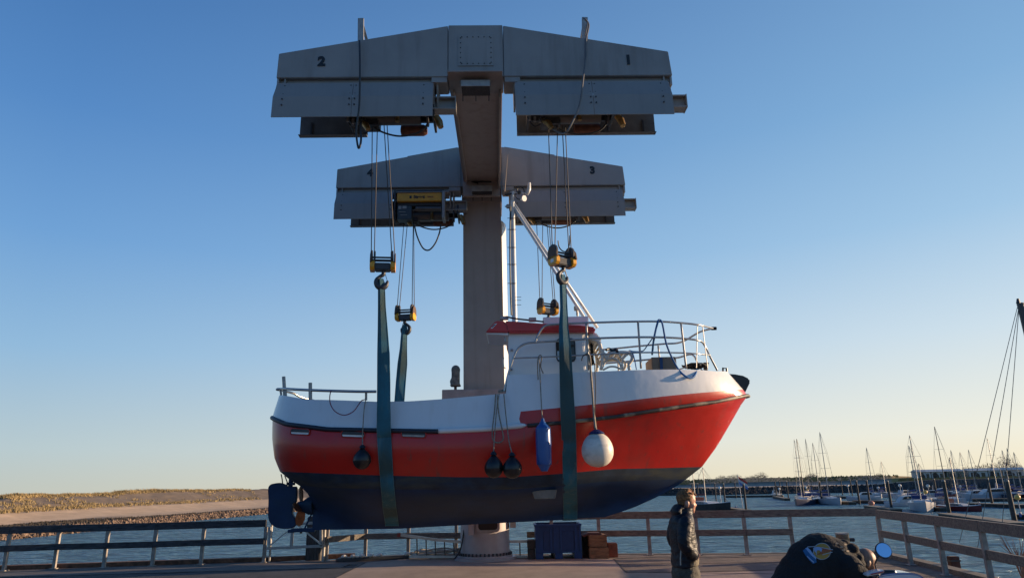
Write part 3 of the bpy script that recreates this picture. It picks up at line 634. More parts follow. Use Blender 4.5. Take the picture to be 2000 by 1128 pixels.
# ---- hoists (hang on the runway beams)
brassm = mat('worn brass', (.42, .26, .10), .35, metal=.6, var=.3, scale=10)
def hoist(label, yf, xs, flip=1, cover=None, drumpx=None):
    t = thing('rope_hoist', label, 'hoist', (0, 0, 0), 0, 'rope hoists under the cross beams')
    Mx = Matrix.Translation(CO) @ Matrix.Rotation(CA, 4, 'Z') @ Matrix.Translation(V((xs, yf, 9.55)))
    t.location = Mx.translation; t.rotation_euler = (0, 0, CA); t.matrix_basis = Mx
    f = flip
    MB().mm((-.95, .35, .05), (.95, .42, .42)).mm((-.95, -.02, .02), (-.9, .8, .3)).mm((.9, -.02, .02), (.95, .8, .3)).build('frame', dark, t, local=True)
    MB().lathe([(.15, -.75), (.15, .55)], (0.1*f, .15, .02), 20, (1, 0, 0)).build('drum', mat('drum steel', (.13, .12, .11), .45, metal=.5), t, local=True, sm=40)
    for k in (-1, 1): MB().lathe([(.19, -.02), (.19, .02)], (.1*f+k*.7, .15, .02), 20, (1, 0, 0)).build('drum_flange', dark, t, local=True, sm=40)
    MB().lathe([(.04, -.02), (.12, 0), (.13, .1), (.13, .5), (.09, .58)], (.15*f, .75, .06), 18, (1, 0, 0)).build('motor', orange, t, local=True, sm=40)
    g = MB().box((-.45*f, .2, -.02), (.42, .36, .34)).build('gearbox', dark, t, local=True, bevel=.02)
    m = MB(); m.tube([(-.62*f, .05, -.1), (-.5*f, .0, -.22), (-.44*f, -.02, -.34)], [.06, .07, .055], 10); m.build('rope_guide', brassm, t, local=True, sm=40)
    m = MB(); m.tube([(1.0*f, .05, -.02), (1.06*f, .0, -.16), (1.1*f, -.02, -.3)], [.07, .08, .06], 10); m.build('rope_guide', brassm, t, local=True, sm=40)
    MB().tube([(.16*f, .0, .1), (.17*f, -.02, -.16)], .045, 10).build('guide_pin', brassm, t, local=True, sm=40)
    m = MB(); m.tube(smooth([(-.5*f, .1, -.1), (-.2*f, .2, -.27), (.2*f, .2, -.38), (.6*f, .2, -.3), (.8*f, .15, -.12)]), .02, 6)
    m.tube(smooth([(-.95*f, .1, 0), (-.8*f, .15, -.2), (-.6*f, .1, -.12)]), .015, 6); m.tube(smooth([(-.7*f, 0, -.0), (-.66*f, -.03, -.16), (-.5*f, -.05, -.1)]), .012, 6); m.build('cable_loop', cab, t, local=True)
    m = MB()
    for k in range(5): m.box((-.9*f+k*.11*f, .05+.02*(k % 2), -.05-.03*(k % 3)), (.05, .05, .12))
    m.build('limit_switches', mat('switch grey', (.25, .23, .2), .5), t, local=True)
    return t
hoist('hoist under beam 2, its pale nozzle hanging in front of the blue sky', -6.45, -1.86, 1)
hoist('hoist under beam 1, thick grey cable curving below it', -6.45, 2.05, 1)
h4 = hoist('hoist under beam 4 with yellow casing showing where the cover is missing', -.85, -1.63, 1)
hoist('hoist under beam 3, above the top of the white mast', -.85, 2.0, 1)
# yellow casing with lettering
a = PL(775, 393, -1.15); b_ = PL(863, 376, -1.15)
def C2W(v): return CO + Matrix.Rotation(CA, 3, 'Z') @ v
def cb(name, mt, px0, py0, px1, py1, y0, y1, bev=.01):
    a = PL(px0, py1, y0); b_ = PL(px1, py0, y0)
    m = MB(); m.mm((a.x, y0, a.z), (b_.x, y1, b_.z)); m.v = [C2W(v) for v in m.v]; return m.build(name, mt, h4, bevel=bev)
cb('yellow_casing', yellow, 775, 376, 863, 393, -1.15, -.8)
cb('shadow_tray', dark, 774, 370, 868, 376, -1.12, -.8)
cb('dark_housing', dark, 776, 393, 862, 402, -1.05, -.8)
cb('control_box', mat('control box', (.05, .065, .07), .4), 776, 402, 804, 428, -1.15, -.85)
cb('side_frame', galv, 863, 372, 869, 425, -1.2, -.75)
cb('post_frame', dark, 768, 370, 773, 430, -1.2, -.8)
for i_, (u0, v0, u1, v1) in enumerate([(778, 402, 784, 408), (786, 402, 794, 407), (779, 413, 792, 414), (782, 419, 795, 420)]):
    cb('control_box_fitting', mat('fitting grey', (.35, .36, .34), .5), u0, v0, u1, v1, -1.16, -1.14, 0)
m = MB(); A = C2W(PL(812, 408, -1.1)); B = C2W(PL(862, 408, -1.1)); m.tube([A, B], .075, 16); m.build('front_drum', mat('drum steel', (.13, .12, .11), .45), h4, sm=40)
q = PL(820, 384.5, -1.156)
tm = text_mesh('Street', .13, .001, num, h4, h4.matrix_basis.inverted() @ (Matrix.Translation(CO) @ Matrix.Rotation(CA, 4, 'Z')) @ Matrix.Translation(q+V((-.02, 0, 0))) @ Matrix.Rotation(R(90), 4, 'X'), 'lettering', .006)
text_mesh('CRANE', .055, .001, mat('red lettering', (.25, .02, .015), .5), h4, h4.matrix_basis.inverted() @ (Matrix.Translation(CO) @ Matrix.Rotation(CA, 4, 'Z')) @ Matrix.Translation(q+V((.30, 0, 0))) @ Matrix.Rotation(R(90), 4, 'X'), 'lettering', .001)
m = MB(); m.v = []; mk = MB(); mk.mm((q.x-.30, q.y-.001, q.z-.04), (q.x-.24, q.y+.002, q.z+.04)); mk.v = [C2W(v) for v in mk.v]; mk.build('logo_mark', num, h4)
m = MB(); m.tube(smooth([C2W(PL(*p_, -1.0)) for p_ in ((809, 438), (815, 462), (826, 484), (838, 488), (850, 475), (858, 455), (861, 438))]), .022, 7); m.build('slack_cable', cab, h4)

# ---- hook blocks with ropes
def hook_block(label, c, wpx, Yb, rz, tops, scale=1, hookflip=1):
    """c = pixel of block centre; tops = 4 world points where the ropes leave the hoist"""
    q = P(c[0], c[1], Yb)
    t = thing('hook_block', label, 'hook block', q, rz, 'hook blocks on the hoist ropes')
    w_ = .205*scale
    for s_ in (-1, 1):
        def sec(y0, y1, z0, z1, ch):
            m = MB(); m.prism([V((s_*w_-.045, y0, z0+ch)), V((s_*w_-.045, y0+ch, z0)), V((s_*w_-.045, y1-ch, z0)), V((s_*w_-.045, y1, z0+ch)), V((s_*w_-.045, y1, z1-ch)), V((s_*w_-.045, y1-ch, z1)), V((s_*w_-.045, y0+ch, z1)), V((s_*w_-.045, y0, z1-ch))], (.09, 0, 0)); return m
        sec(-.15, .15, -.19, .0, .05).build('cheek', yellow, t, local=True, bevel=.006)
        m = MB(); m.lathe([(.16, -.018), (.16, .018)], (s_*w_-.02, 0, .08), 24, (1, 0, 0)); m.build('sheave', dark, t, local=True, sm=40)
        m = MB(); m.prism([V((s_*(w_+.045), math.cos(a)*.155, .03+math.sin(a)*.155)) for a in [R(k*15) for k in range(13)]]+[V((s_*(w_+.045), -.17, -.05)), V((s_*(w_+.045), .17, -.05))], (-s_*.03, 0, 0)); m.build('guard_plate', mat('guard brown', (.10, .05, .025), .6), t, local=True)
        MB().mm((s_*w_-.055 if s_ > 0 else s_*w_+.02, -.05, -.02), (s_*w_-.02 if s_ > 0 else s_*w_+.055, .05, .22)).build('inner_guard', dark, t, local=True)
    MB().lathe([(.028, -w_), (.028, w_)], (0, 0, .035), 10, (1, 0, 0)).lathe([(.02, -w_), (.02, w_)], (0, 0, .10), 10, (1, 0, 0)).build('axle', dark, t, local=True)
    MB().box((0, 0, -.11), (2*w_-.1, .2, .15)).build('crosshead', dark, t, local=True, bevel=.015)
    f = hookflip
    pts = [(0.02*f, 0, -.17), (.01*f, 0, -.26), (-.06*f, 0, -.31), (-.115*f, 0, -.38), (-.105*f, 0, -.47), (-.03*f, 0, -.53), (.06*f, 0, -.50), (.095*f, 0, -.43), (.10*f, 0, -.385)]
    sp = smooth(pts, 5); N = len(sp)
    MB().tube(sp, [interp([(0, .045), (.25, .035), (.55, .06), (.7, .06), (1, .018)], i/(N-1)) for i in range(N)], 10).build('hook', dark, t, local=True, sm=True)
    MB().bar((.05*f, 0, -.24), (.10*f, 0, -.40), .02, .012).build('safety_latch', galv, t, local=True)
    bots = [t.matrix_basis @ V((-w_-.03, 0, .1)), t.matrix_basis @ V((-w_+.03, 0, .1)), t.matrix_basis @ V((w_-.03, 0, .1)), t.matrix_basis @ V((w_+.03, 0, .1))]
    for a, b2 in zip(tops, bots):
        MB().tube([a, b2], .0105, 5).build('rope', wire, t)
    return t
def tops(pxs_, py, yl): return [C2W(PL(x, py, yl)) for x in pxs_]
b2_ = hook_block('yellow and black hook block on beam 2, carrying the near stern sling', (748, 512), 0, 12.98, R(8), tops((727, 737, 750, 756), 245, -6.3))
b1_ = hook_block('yellow and black hook block on beam 1, turned so its pale side plate shows', (1098, 503), 0, 12.98, R(32), tops((1071, 1089, 1098, 1104), 245, -6.3), hookflip=1)
b4_ = hook_block('smaller looking hook block on beam 4, hanging between the two stern slings', (792, 612), 0, 17.35, R(-8), tops((789, 796, 807, 808), 432, -.7), hookflip=-1)
b3_ = hook_block('hook block on beam 3, just above the white box on the wheelhouse roof', (1070, 600), 0, 17.35, R(28), tops((1048, 1060, 1068, 1072), 432, -.7))
MB().tube(smooth([P(1090, 470, 12.9), P(1092, 482, 12.9), P(1099, 490, 12.9), P(1107, 490, 12.9), P(1112, 478, 12.9), P(1113, 460, 12.9)]), .012, 6).build('slack_cable', cab, b1_)
MB().box((-.252, .0, -.1), (.004, .1, .07)).build('rating_plate', white, b1_, local=True)
# ================================================================ BOAT
YC = 15.2
boat = thing('fishing_boat', 'red and white fishing boat hanging in four slings above the quay', 'boat', (0, YC, 1.1))
def shape(s, ss, ps, sb, q, r):
    if s < 0 or s > 1: return 0
    o = 1
    if s < ss: o = (max(0, 1-(1-s/ss)**ps))**(1/ps)
    if s > sb: o = max(0, 1-((s-sb)/(1-sb))**q)**r
    return o
# stem / stern profile (photo pixels, on the centre plane)
STEM = [(1418, 729), (1440, 752), (1457, 772), (1430, 820), (1401, 870), (1371, 911), (1330, 943), (1290, 966), (1250, 985), (1215, 998), (1180, 1007)]
def cpt(px, py): q = P(px, py, YC); return q.x, q.z
# each line: bow end px, stern end px, half-breadth fn params, photo polyline
LN = {
 'T':  dict(bow=(1418, 729), st=(556, 777), B=1.70, sh=(.2, 2.3, .62, 2.0, .5), px=[(534, 777), (600, 780), (740, 784), (800, 783), (860, 779), (940, 772), (988, 768), (991, 732), (1060, 730), (1150, 726), (1250, 722), (1310, 721), (1360, 722), (1400, 725), (1418, 729)]),
 'P':  dict(bow=(1450, 763), st=(546, 812), B=1.83, sh=(.2, 2.3, .57, 2.0, .55), px=[(524, 812), (560, 822), (640, 832), (740, 835), (855, 837), (950, 832), (1012, 827), (1017, 803), (1120, 793), (1200, 785), (1300, 773), (1400, 764), (1450, 763)]),
 'R':  dict(bow=(1459, 773), st=(545, 818), B=1.85, sh=(.2, 2.3, .54, 1.95, .6), px=[(523, 818), (560, 828), (640, 838), (740, 840), (855, 842), (950, 838), (1025, 831), (1110, 824), (1200, 814), (1300, 798), (1400, 784), (1459, 773)]),
 'W':  dict(bow=(1371, 911), st=(561, 921), B=1.72, sh=(.20, 2.5, .44, 1.75, 1.05), px=[(558, 921), (640, 924), (760, 928), (900, 931), (1000, 931), (1100, 924), (1200, 915), (1300, 913), (1371, 911)]),
}
for k, d in LN.items():
    x0 = cpt(*d['st'])[0]; x1 = cpt(*d['bow'])[0]; d['x0'] = x0; d['x1'] = x1
    d['b'] = (lambda x, d=d: d['B']*shape((x-d['x0'])/(d['x1']-d['x0']), *d['sh']))
    tab = []
    for px, py in d['px']:
        Y = YC
        for it in range(40):
            q = P(px, py, Y); Y = lerp(Y, YC-d['b'](min(max(q.x, x0+1e-3), x1-1e-3)), .5)
        q = P(px, py, Y); tab.append((q.x, q.z))
    tab[0] = cpt(*d['st']); tab[-1] = cpt(*d['bow']); d['z'] = tab
def onhull(px, py, L='R', out=0):
    d = LN[L]; Y = YC
    for it in range(40): q = P(px, py, Y); Y = lerp(Y, YC-d['b'](q.x), .5)
    return P(px, py, Y-out)
keel_bow = cpt(1180, 1009); keel_st = cpt(612, 1034)
zk = [keel_st, cpt(780, 1031), cpt(920, 1023), cpt(1120, 1013), keel_bow]
stemc = [cpt(*p_) for p_ in STEM]      # x, z descending
def stem_x(z):
    for (xa, za), (xb, zb2) in zip(stemc[2:], stemc[3:]):
        if zb2 <= z <= za: return lerp(xa, xb, (za-z)/(za-zb2))
    return stemc[-1][0] if z < stemc[-1][1] else stemc[2][0]
sternc = [cpt(545, 818), cpt(546, 860), cpt(551, 897), cpt(561, 921), cpt(579, 937), cpt(597, 949), cpt(606, 962), cpt(611, 985), cpt(612, 1034)]
def stern_x(z):
    for (xa, za), (xb, zb2) in zip(sternc, sternc[1:]):
        if zb2 <= z <= za: return lerp(xa, xb, (za-z)/(za-zb2))
    return sternc[-1][0] if z < sternc[-1][1] else sternc[0][0]
ss_ = sorted(set([round(.5-.5*math.cos(math.pi*i/110), 5) for i in range(111)]))
xT = LN['T']
for L_, pa, pb in (('T', (988, 768), (991, 732)), ('P', (1012, 827), (1017, 803))):
    d = LN[L_]
    for pq in (pa, pb):
        s0 = (onhull(*pq, L_).x-d['x0'])/(d['x1']-d['x0']); ss_ += [s0]
ss_ = sorted(set(ss_))
NS = len(ss_)
def section(s):
    """points (x, b, z) from bulwark top down to the keel"""
    out = []
    for L_ in ('T', 'P', 'R'):
        d = LN[L_]; x = lerp(d['x0'], d['x1'], s); out.append([x, d['b'](x) if 0 < s < 1 else 0, interp(d['z'], x)])
    r_ = out[-1]; d = LN['W']; x = lerp(d['x0'], d['x1'], s); wv = [x, d['b'](x) if 0 < s < 1 else 0, interp(d['z'], x)]
    for k in range(1, 8):          # topsides between rail and waterline
        t = k/8; z = lerp(r_[2], wv[2], t); tt = t**1.0
        b_ = lerp(r_[1], wv[1], t)
        bul = .10*math.sin(math.pi*t)*(1 if s < .55 else max(0, 1-(s-.55)/.2))*min(1, s/.04)
        if s > .62: bul = -.06*math.sin(math.pi*t)*min(1, (s-.62)/.1)*min(1, (1-s)/.1)
        xs_, xe_ = stern_x(z), stem_x(z)
        # x range of this level line
        za = lerp(LN['R']['z'][0][1], LN['W']['z'][0][1], t); zb2 = lerp(LN['R']['z'][-1][1], LN['W']['z'][-1][1], t)
        x = lerp(stern_x(za), stem_x(zb2), s); out.append([x, max(0, b_+(bul if 0 < s < 1 else 0)), z])
    out.append(wv)
    # bottom: bilge then hollow to the keel
    zw0, zw1 = wv[2], None
    zkx = lambda x: interp(zk, x)
    for k, (t, bf) in enumerate([(.12, .99), (.25, .95), (.38, .84), (.52, .66), (.66, .44), (.8, .23), (.9, .10), (1, .055)]):
        zs = lerp(LN['W']['z'][0][1], keel_st[1], t); zb2 = lerp(LN['W']['z'][-1][1], keel_bow[1], t)
        x0, x1 = stern_x(zs), stem_x(zb2); x = lerp(x0, x1, s)
        zmid = zkx(x); z = lerp(lerp(zs, zb2, s), 0, 0)
        z = lerp(wv[2], zmid, t) if 0 < s < 1 else (zs if s <= 0 else zb2)
        if 0 < s < .1: z = lerp(zs, z, s/.1)
        if .85 < s < 1: z = lerp(z, zb2, (s-.85)/.15)
        b_ = wv[1]*bf
        ef = min(1, max(0, s)/.22)**1.2 if s < .22 else 1
        if s < .22: b_ = wv[1]*lerp(bf**3.0, bf, ef)
        if s > .6: b_ = wv[1]*lerp(bf, bf**1.5, (s-.6)/.4)
        b_ = max(b_, .055 if t > .3 else 0) if 0 < s < 1 else 0
        if t > .3: b_ = max(b_, .05)
        out.append([x, b_, z])
    return out
m = MB(); secs = [section(s) for s in ss_]; K = len(secs[0])
for sgn in (-1, 1):
    off = len(m.v)
    for se in secs:
        for (x, b_, z) in se: m.v.append(V((x, YC+sgn*b_, z)))
    for i in range(NS-1):
        xm = (secs[i][1][0]+secs[i+1][1][0])/2
        for j in range(K-1):
            a = off+i*K+j; m.f.append([a, a+K, a+K+1, a+1])
            mi = 0
            if j == 0: mi = 0
            elif j == 1: mi = 1 if xm > onhull(1014.5, 815, 'P').x else 0
            elif j < 2+8: mi = 1
            elif j < 12: mi = 4
            else: mi = 2
            m.m.append(mi)
# keel sole, stem and stern closures
off2 = NS*K
for i in range(NS-1):
    a = i*K+K-1; m.f.append([a, a+K, off2+a+K, off2+a]); m.m.append(2)
for i in (0, NS-1):
    for j in range(2, K-1):
        a = i*K+j; m.f.append([a, a+1, off2+a+1, off2+a]); m.m.append(2 if j >= 10 else 1)
# inner bulwark and deck
ins = len(m.v)
for sgn in (-1, 1):
    for i, se in enumerate(secs):
        x, b_, z = se[0]; bi = max(0, b_-.07); dz = z-(.55 if x < 0 else .3)
        xi = min(max(x, xT['x0']+.06), xT['x1']-.1)
        m.v += [V((xi, YC+sgn*bi, z)), V((xi, YC+sgn*bi, dz)), V((xi, YC, dz))]
for sg in (0, 1):
    o = ins+sg*NS*3; h_ = sg*off2
    for i in range(NS-1):
        a = o+i*3; m.f += [[h_+i*K, h_+(i+1)*K, a+3, a], [a, a+3, a+4, a+1], [a+1, a+4, a+5, a+2]]; m.m += [0, 0, 3]
bmh = m
hull = m.build('hull', [white, red, navy, mat('grey deck', (.2, .22, .22), .8), boot], boat, sm=38, fixn=True)
# rub rails
def railpts(p0, p1, n=40, side=-1, out=.02, L='R'):
    d = LN[L]; xa = onhull(*p0, L).x if p0[0] > 530 else d['x0']; xb = onhull(*p1, L).x if p1[0] < 1450 else d['x1']
    o = []
    for i in range(n+1):
        x = lerp(xa, xb, i/n); 
        if i < 1 and p0[0] <= 530: x = d['x0']
        b_ = d['b'](x) if d['x0'] < x < d['x1'] else 0
        o.append(V((x, YC+side*(b_+out), interp(d['z'], x))))
    return o
# stern half rail runs right round the stern
def fine(L, a, b_, n, side, out):
    d = LN[L]; o = []
    for i in range(n+1):
        t = i/n; s0 = a+(b_-a)*t; x = lerp(d['x0'], d['x1'], s0); o.append(V((x+(-out if s0 < .003 else 0)+(out*2 if s0 > .997 else 0), YC+side*((d['b'](x) if 0 < s0 < 1 else 0)+out*(0 if s0 in (0, 1) else 1)), interp(d['z'], x))))
    return o
sA = (onhull(856, 842).x-LN['R']['x0'])/(LN['R']['x1']-LN['R']['x0']); sB = (onhull(1030, 830).x-LN['R']['x0'])/(LN['R']['x1']-LN['R']['x0'])
def spc(a, b_, n):      # cosine spacing helper through fine()
    return a, b_, n
port = [p_ for p_ in fine('R', sA, .06, 30, -1, .02)]+[p_ for p_ in fine('R', .06, 0, 24, -1, .02)]
stb = [p_ for p_ in fine('R', 0, .06, 24, 1, .02)][1:]+fine('R', .06, .5, 30, 1, .02)[1:]
MB().tube(port+stb, .045, 10).build('rub_rail', bluep, boat, sm=True, label='dark blue rubber rail round the stern')
wp = fine('R', sA, sB, 30, -1, .0); wp = [p_+V((0, 0, .01)) for p_ in wp]
MB().tube(wp, [.055]*28+[.05, .035, .01], 10).build('rub_rail', white, boat, sm=True, label='white bulging rail amidships')
worn = mat('worn bow rail', (.045, .04, .035), .6, var=.3, scale=5); add_streaks(worn, (.32, .25, .17), .9, (3, 3, 3), .48, .6)
fp = fine('R', sB, .93, 40, -1, .02)+fine('R', .93, 1, 20, -1, .02)[1:]+fine('R', 1, .5, 50, 1, .02)[1:]
MB().tube(fp, .038, 10).build('rub_rail', worn, boat, sm=True, label='worn steel rail round the bow')
# bow roller block
rp = [P(x, y, YC-.14) for x, y in ((1419, 729), (1436, 730), (1452, 733), (1464, 739), (1466, 745), (1455, 768), (1440, 752))]
MB().prism(rp, (0, .28, 0)).build('bow_fender_block', blk, boat, bevel=.025)
MB().tube([P(1412, 731, YC-.3), P(1412, 718, YC-.3), P(1419, 719, YC-.3), P(1420, 731, YC-.3)], .022, 8).build('bow_cleat', blk, boat)
# freeing ports
HB = BVHTree.FromPolygons([v.copy() for v in bmh.v], [tuple(f) for f in bmh.f])
def hullhit(px, py, out):
    h = HB.ray_cast(V((0, 0, H)), ray(px, py).normalized()); return h[0]-V((0, out, 0))
for k_, (px, py, ww) in enumerate([(587, 843, 36), (690, 848, 44), (808, 848, 46)]):
    c_ = onhull(px, py, 'R', .03); c0 = hullhit(px-ww/2, py-1, .012); c1 = hullhit(px+ww/2, py+.5, .012)
    dx = (c1-c0); az = math.atan2(dx.y, dx.x); Lh = dx.length
    nrm = V((math.sin(az), -math.cos(az), 0))
    rr_ = rrect(0, 0, Lh, .105, .045)
    ax_ = dx.normalized()
    base_c = (c0+c1)/2
    m = MB(); m.prism([base_c+ax_*x+V((0, 0, z))+nrm*.01 for x, z in rr_], -nrm*.06); fo = m.build('freeing_port', [dark], boat)
    rr2 = rrect(0, -.018, Lh*.93, .05, .02)
    m = MB(); m.prism([base_c+ax_*x+V((0, 0, z))+nrm*.014 for x, z in rr2 if True], -nrm*.01); m.build('port_bright_strip', white if k_ < 2 else galv, fo)  # sky and white seen through the slot, painted as a pale strip
    rr3 = [base_c+ax_*x+V((0, 0, z))+nrm*.016 for x, z in rrect(0, 0, Lh+.02, .12, .05)]; m = MB(); m.tube(rr3+[rr3[0]], .008, 6); m.build('port_rim', red, fo)
    m = MB(); m.bar(base_c-ax_*Lh*.45+nrm*.02+V((0, 0, -.0)), base_c+ax_*Lh*.45+nrm*.02, .012, .014); m.build('port_bar', dark, fo)
# small zinc / transducer blister and keel cooler on the bottom
a = P(1062, 965, YC-1.14); MB().prism([P(1038, 957, YC-1.34), P(1088, 955, YC-1.34), P(1085, 973, YC-1.34), P(1044, 974, YC-1.34)], (0, .35, 0)).build('hull_anode', mat('anode', (.22, .19, .16), .8, var=.2), boat, bevel=.01)
MB().bar(onhull(1130, 926, 'W', -.12), onhull(1144, 925, 'W', -.12), .1, .05).build('hull_plate', mat('anode', (.2, .18, .15)), boat)
# wheelhouse
YW0, YW1 = YC-1.32, YC+1.32
def W(px, py): return P(px, py, YW0)
wl_, wr_ = W(993, 700).x, W(1150, 690).x
zb0, zt0 = W(1000, 760).z, W(1000, 646).z
plan = [(wl_, YW0), (wr_-.1, YW0), (wr_-.02, YW0+.06), (wr_+.10, YW0+.5), (wr_+.16, YC), (wr_+.10, YW1-.5), (wr_-.02, YW1-.06), (wr_-.1, YW1), (wl_, YW1)]
m = MB(); m.prism([V((x, y, zb0-.5)) for x, y in plan], (0, 0, zt0-zb0+.5)); wh = m.build('wheelhouse', white, boat, bevel=.015)
m = MB()
wa = P(1088, 706, YW0-.005); wb = P(1122, 661, YW0-.005)
m.prism([V((x, YW0-.006, z)) for x, z in rrect((wa.x+wb.x)/2, (wa.z+wb.z)/2, wb.x-wa.x, wb.z-wa.z, .08)], (0, .02, 0)); wn = m.build('window', mat('brown window glass', (.05, .04, .03), .1), wh)
rw = [V((x, YW0-.01, z)) for x, z in rrect((wa.x+wb.x)/2, (wa.z+wb.z)/2, wb.x-wa.x, wb.z-wa.z, .08)]; MB().tube(rw+[rw[0]], .012, 6).build('window_seal', blk, wn)
MB().mm((wa.x+.01, YW0-.012, wa.z+.04), (wa.x+.10, YW0-.004, wa.z+.22)).build('window_sticker', mat('pale sticker', (.45, .58, .66), .4), wn)
# front windows (face forward)
for k in (-1, 0, 1):
    MB().box((wr_+.13-abs(k)*.05, YC+k*.62, zt0-.42), (.06, .5, .5), Matrix.Rotation(-k*.2, 3, 'Z')).build('window', glass, wh, bevel=.02)
# roof: red fascia band, overhanging aft
ry0, ry1 = YC-1.45, YC+1.45
rpx = [(985, 626), (992, 649), (995, 649), (1090, 648), (1163, 647), (1163, 638), (1130, 634), (1060, 631), (1010, 627)]
m = MB(); m.prism([P(x, y, ry0) for x, y in rpx], (0, ry1-ry0, 0)); rf = m.build('roof', mat('red roof paint', (.56, .015, .01), .35, var=.05, coat=.2), boat, bevel=.03)
m = MB(); m.prism([P(x, y, ry0) for x, y in ((968, 626), (948, 648), (993, 649), (986, 626.3))], (0, 1.25, 0)); m.build('roof_overhang', MATS['red roof paint'], boat, bevel=.02)
vp = [(949, 649.5), (952, 652), (993, 654), (993, 649.5)]
m = MB(); m.prism([P(x, y, ry0+.04) for x, y in vp], (0, 1.1, 0)); m.build('roof_visor', white, boat, bevel=.01)
m = MB(); m.prism([P(x, y, ry0-.006) for x, y in ((958, 641), (966, 632), (971, 631), (962, 641))], (0, .01, 0)); m.build('roof_emblem', white, rf)
m = MB(); m.prism([P(x, y, ry0-.009) for x, y in ((960, 639), (966, 633), (968, 633), (962, 639))], (0, .006, 0)); m.build('roof_emblem', num, rf)
m = MB(); a = P(1061, 634, YC-.9); b2 = P(1149, 617, YC-.9); m.mm((a.x, YC-.9, a.z-.1), (b2.x, YC+.7, b2.z)); m.build('roof_box', white, boat, bevel=.01)
m = MB(); a = P(1151, 637, YC-1.2); m.prism([P(x, y, YC-1.25) for x, y in ((1150, 648), (1163, 648), (1176, 662), (1170, 668), (1150, 660))], (0, 2.4, 0)); m.build('wheelhouse_brow', white, boat, bevel=.02)
MB().box(P(985, 621, YC-.9), (.18, .12, .07)).build('roof_fitting', galv, boat, bevel=.01); MB().box(P(1040, 624, YC-1.0), (.16, .12, .08)).build('roof_fitting', galv, boat, bevel=.01)
MB().tube(smooth([P(988, 618, YC-.95), P(1008, 622, YC-.95), P(1035, 625, YC-1), P(1062, 628, YC-1)]), .018, 6).build('roof_cable', cab, boat)
MB().tube([P(987, 658, YW0-.06), P(987, 667, YW0-.06)], .02).build('aft_lamp', galv, boat)
m = MB(); m.tube([P(984, 698, YW0-.02), P(983, 703, YW0-.05), P(984, 716, YW0-.05), P(987, 719, YW0-.02)], .012, 6); m.build('door_handle', steel, boat)
for px, py in ((1001, 683), (1000, 721)):
    MB().tube([P(px-4, py, YW0-.03), P(px+1, py, YW0-.03)], .022, 8).build('hull_fitting', steel, boat)
# mast tripod
my = YC+.0
mast_b, mast_t = P(1005, 628, my), P(1001, 392, my)
MB().tube([mast_b-V((0, 0, .1)), lerp(mast_b, mast_t, .6), mast_t], [.065, .06, .05], 12).build('mast', white, boat, sm=40)
MB().tube([mast_t+V((.02, 0, -.15)), P(1140, 618, my-.7)], .036, 8).build('mast_stay_tube', white, boat, sm=True)
MB().tube([mast_t+V((.03, 0, -.08)), P(1167, 640, my+.55)], .036, 8).build('mast_stay_tube', white, boat, sm=True)
MB().tube(smooth([P(997, 404, my-.08), P(996, 480, my-.08), P(997, 560, my-.08), P(999, 615, my-.08)]), .02, 6).build('mast_cable', cab, boat)
for py in (426, 448, 483, 516, 553): MB().tube([P(991, py, my-.08), P(1008, py, my-.08)], .008, 5).build('cable_tie', blk, boat)
for py in (580, 586, 595): MB().tube([P(1008, py, my-.05), P(1018, py, my-.05)], .006, 5).build('antenna_rod', dark, boat)
m = MB(); m.tube([mast_t, P(1002, 374, my)], .03, 8); m.tube([P(1000, 377, my), P(1017, 376, my), P(1031, 379, my)], .018, 6); m.build('mast_head', white, boat, sm=True)
m = MB(); m.tube([P(1030, 380, my), P(1033, 370, my), P(1034, 357, my)], [.03, .05, .035], 8); m.build('radio_aerial', white, boat, sm=True)
m = MB(); m.tube([P(1000, 378, my), P(992, 379, my), P(986, 380, my)], [.015, .04, .015], 6); m.build('wind_vane', dark, boat)
m = MB(); m.tube(smooth([P(1008, 380, my), P(1012, 366, my), P(1022, 368, my), P(1024, 384, my), P(1013, 389, my), P(1006, 380, my), P(1016, 372, my)]), .014, 6); m.ell(P(1014, 376, my), (.05, .05, .05)); m.build('horn_cluster', dark, boat)
MB().lathe([(.02, -.08), (.075, .08)], P(1020, 388, my), 14, (.6, -.7, -.2)).build('deck_light', white, boat)
m = MB(); m.lathe([(.05, -.03), (.05, .03)], P(992, 403, my-.05), 12, (0, 1, 0)); m.tube([P(986, 403, my-.05), P(999, 404, my-.05)], .014, 6); m.build('radar_reflector', galv, boat)
MB().tube([P(986, 374, my), P(992, 302, my)], [.012, .004], 5).build('whip_aerial', mat('whip aerial', (.5, .4, .3), .5), boat)
MB().box(P(1125, 602, my-.5), (.09, .08, .1)).tube([P(1127, 606, my-.5), P(1128, 617, my-.5)], .03, 6).build('search_light', galv, boat, bevel=.01)
# guard rails
def gr(pts, r_=.022, nm='guard_rail', mt=steel): return MB().tube(smooth(pts, 6), r_, 8).build(nm, mt, boat, sm=True)
def sy(x, side=-1, L='T', inset=.05):
    d = LN[L]; return YC+side*max(0, d['b'](min(max(x, d['x0']+.01), d['x1']-.01))-inset)
def gp(px, py, side=-1, yo=None):        # a point of the rail above the bulwark edge
    Y = YC-1.6 if yo is None else yo
    if yo is None:
        for it in range(30): q = P(px, py, Y); Y = lerp(Y, sy(q.x, side), .5)
    return P(px, py, Y)
def rail_curve(pl): return [gp(*a) for a in pl]
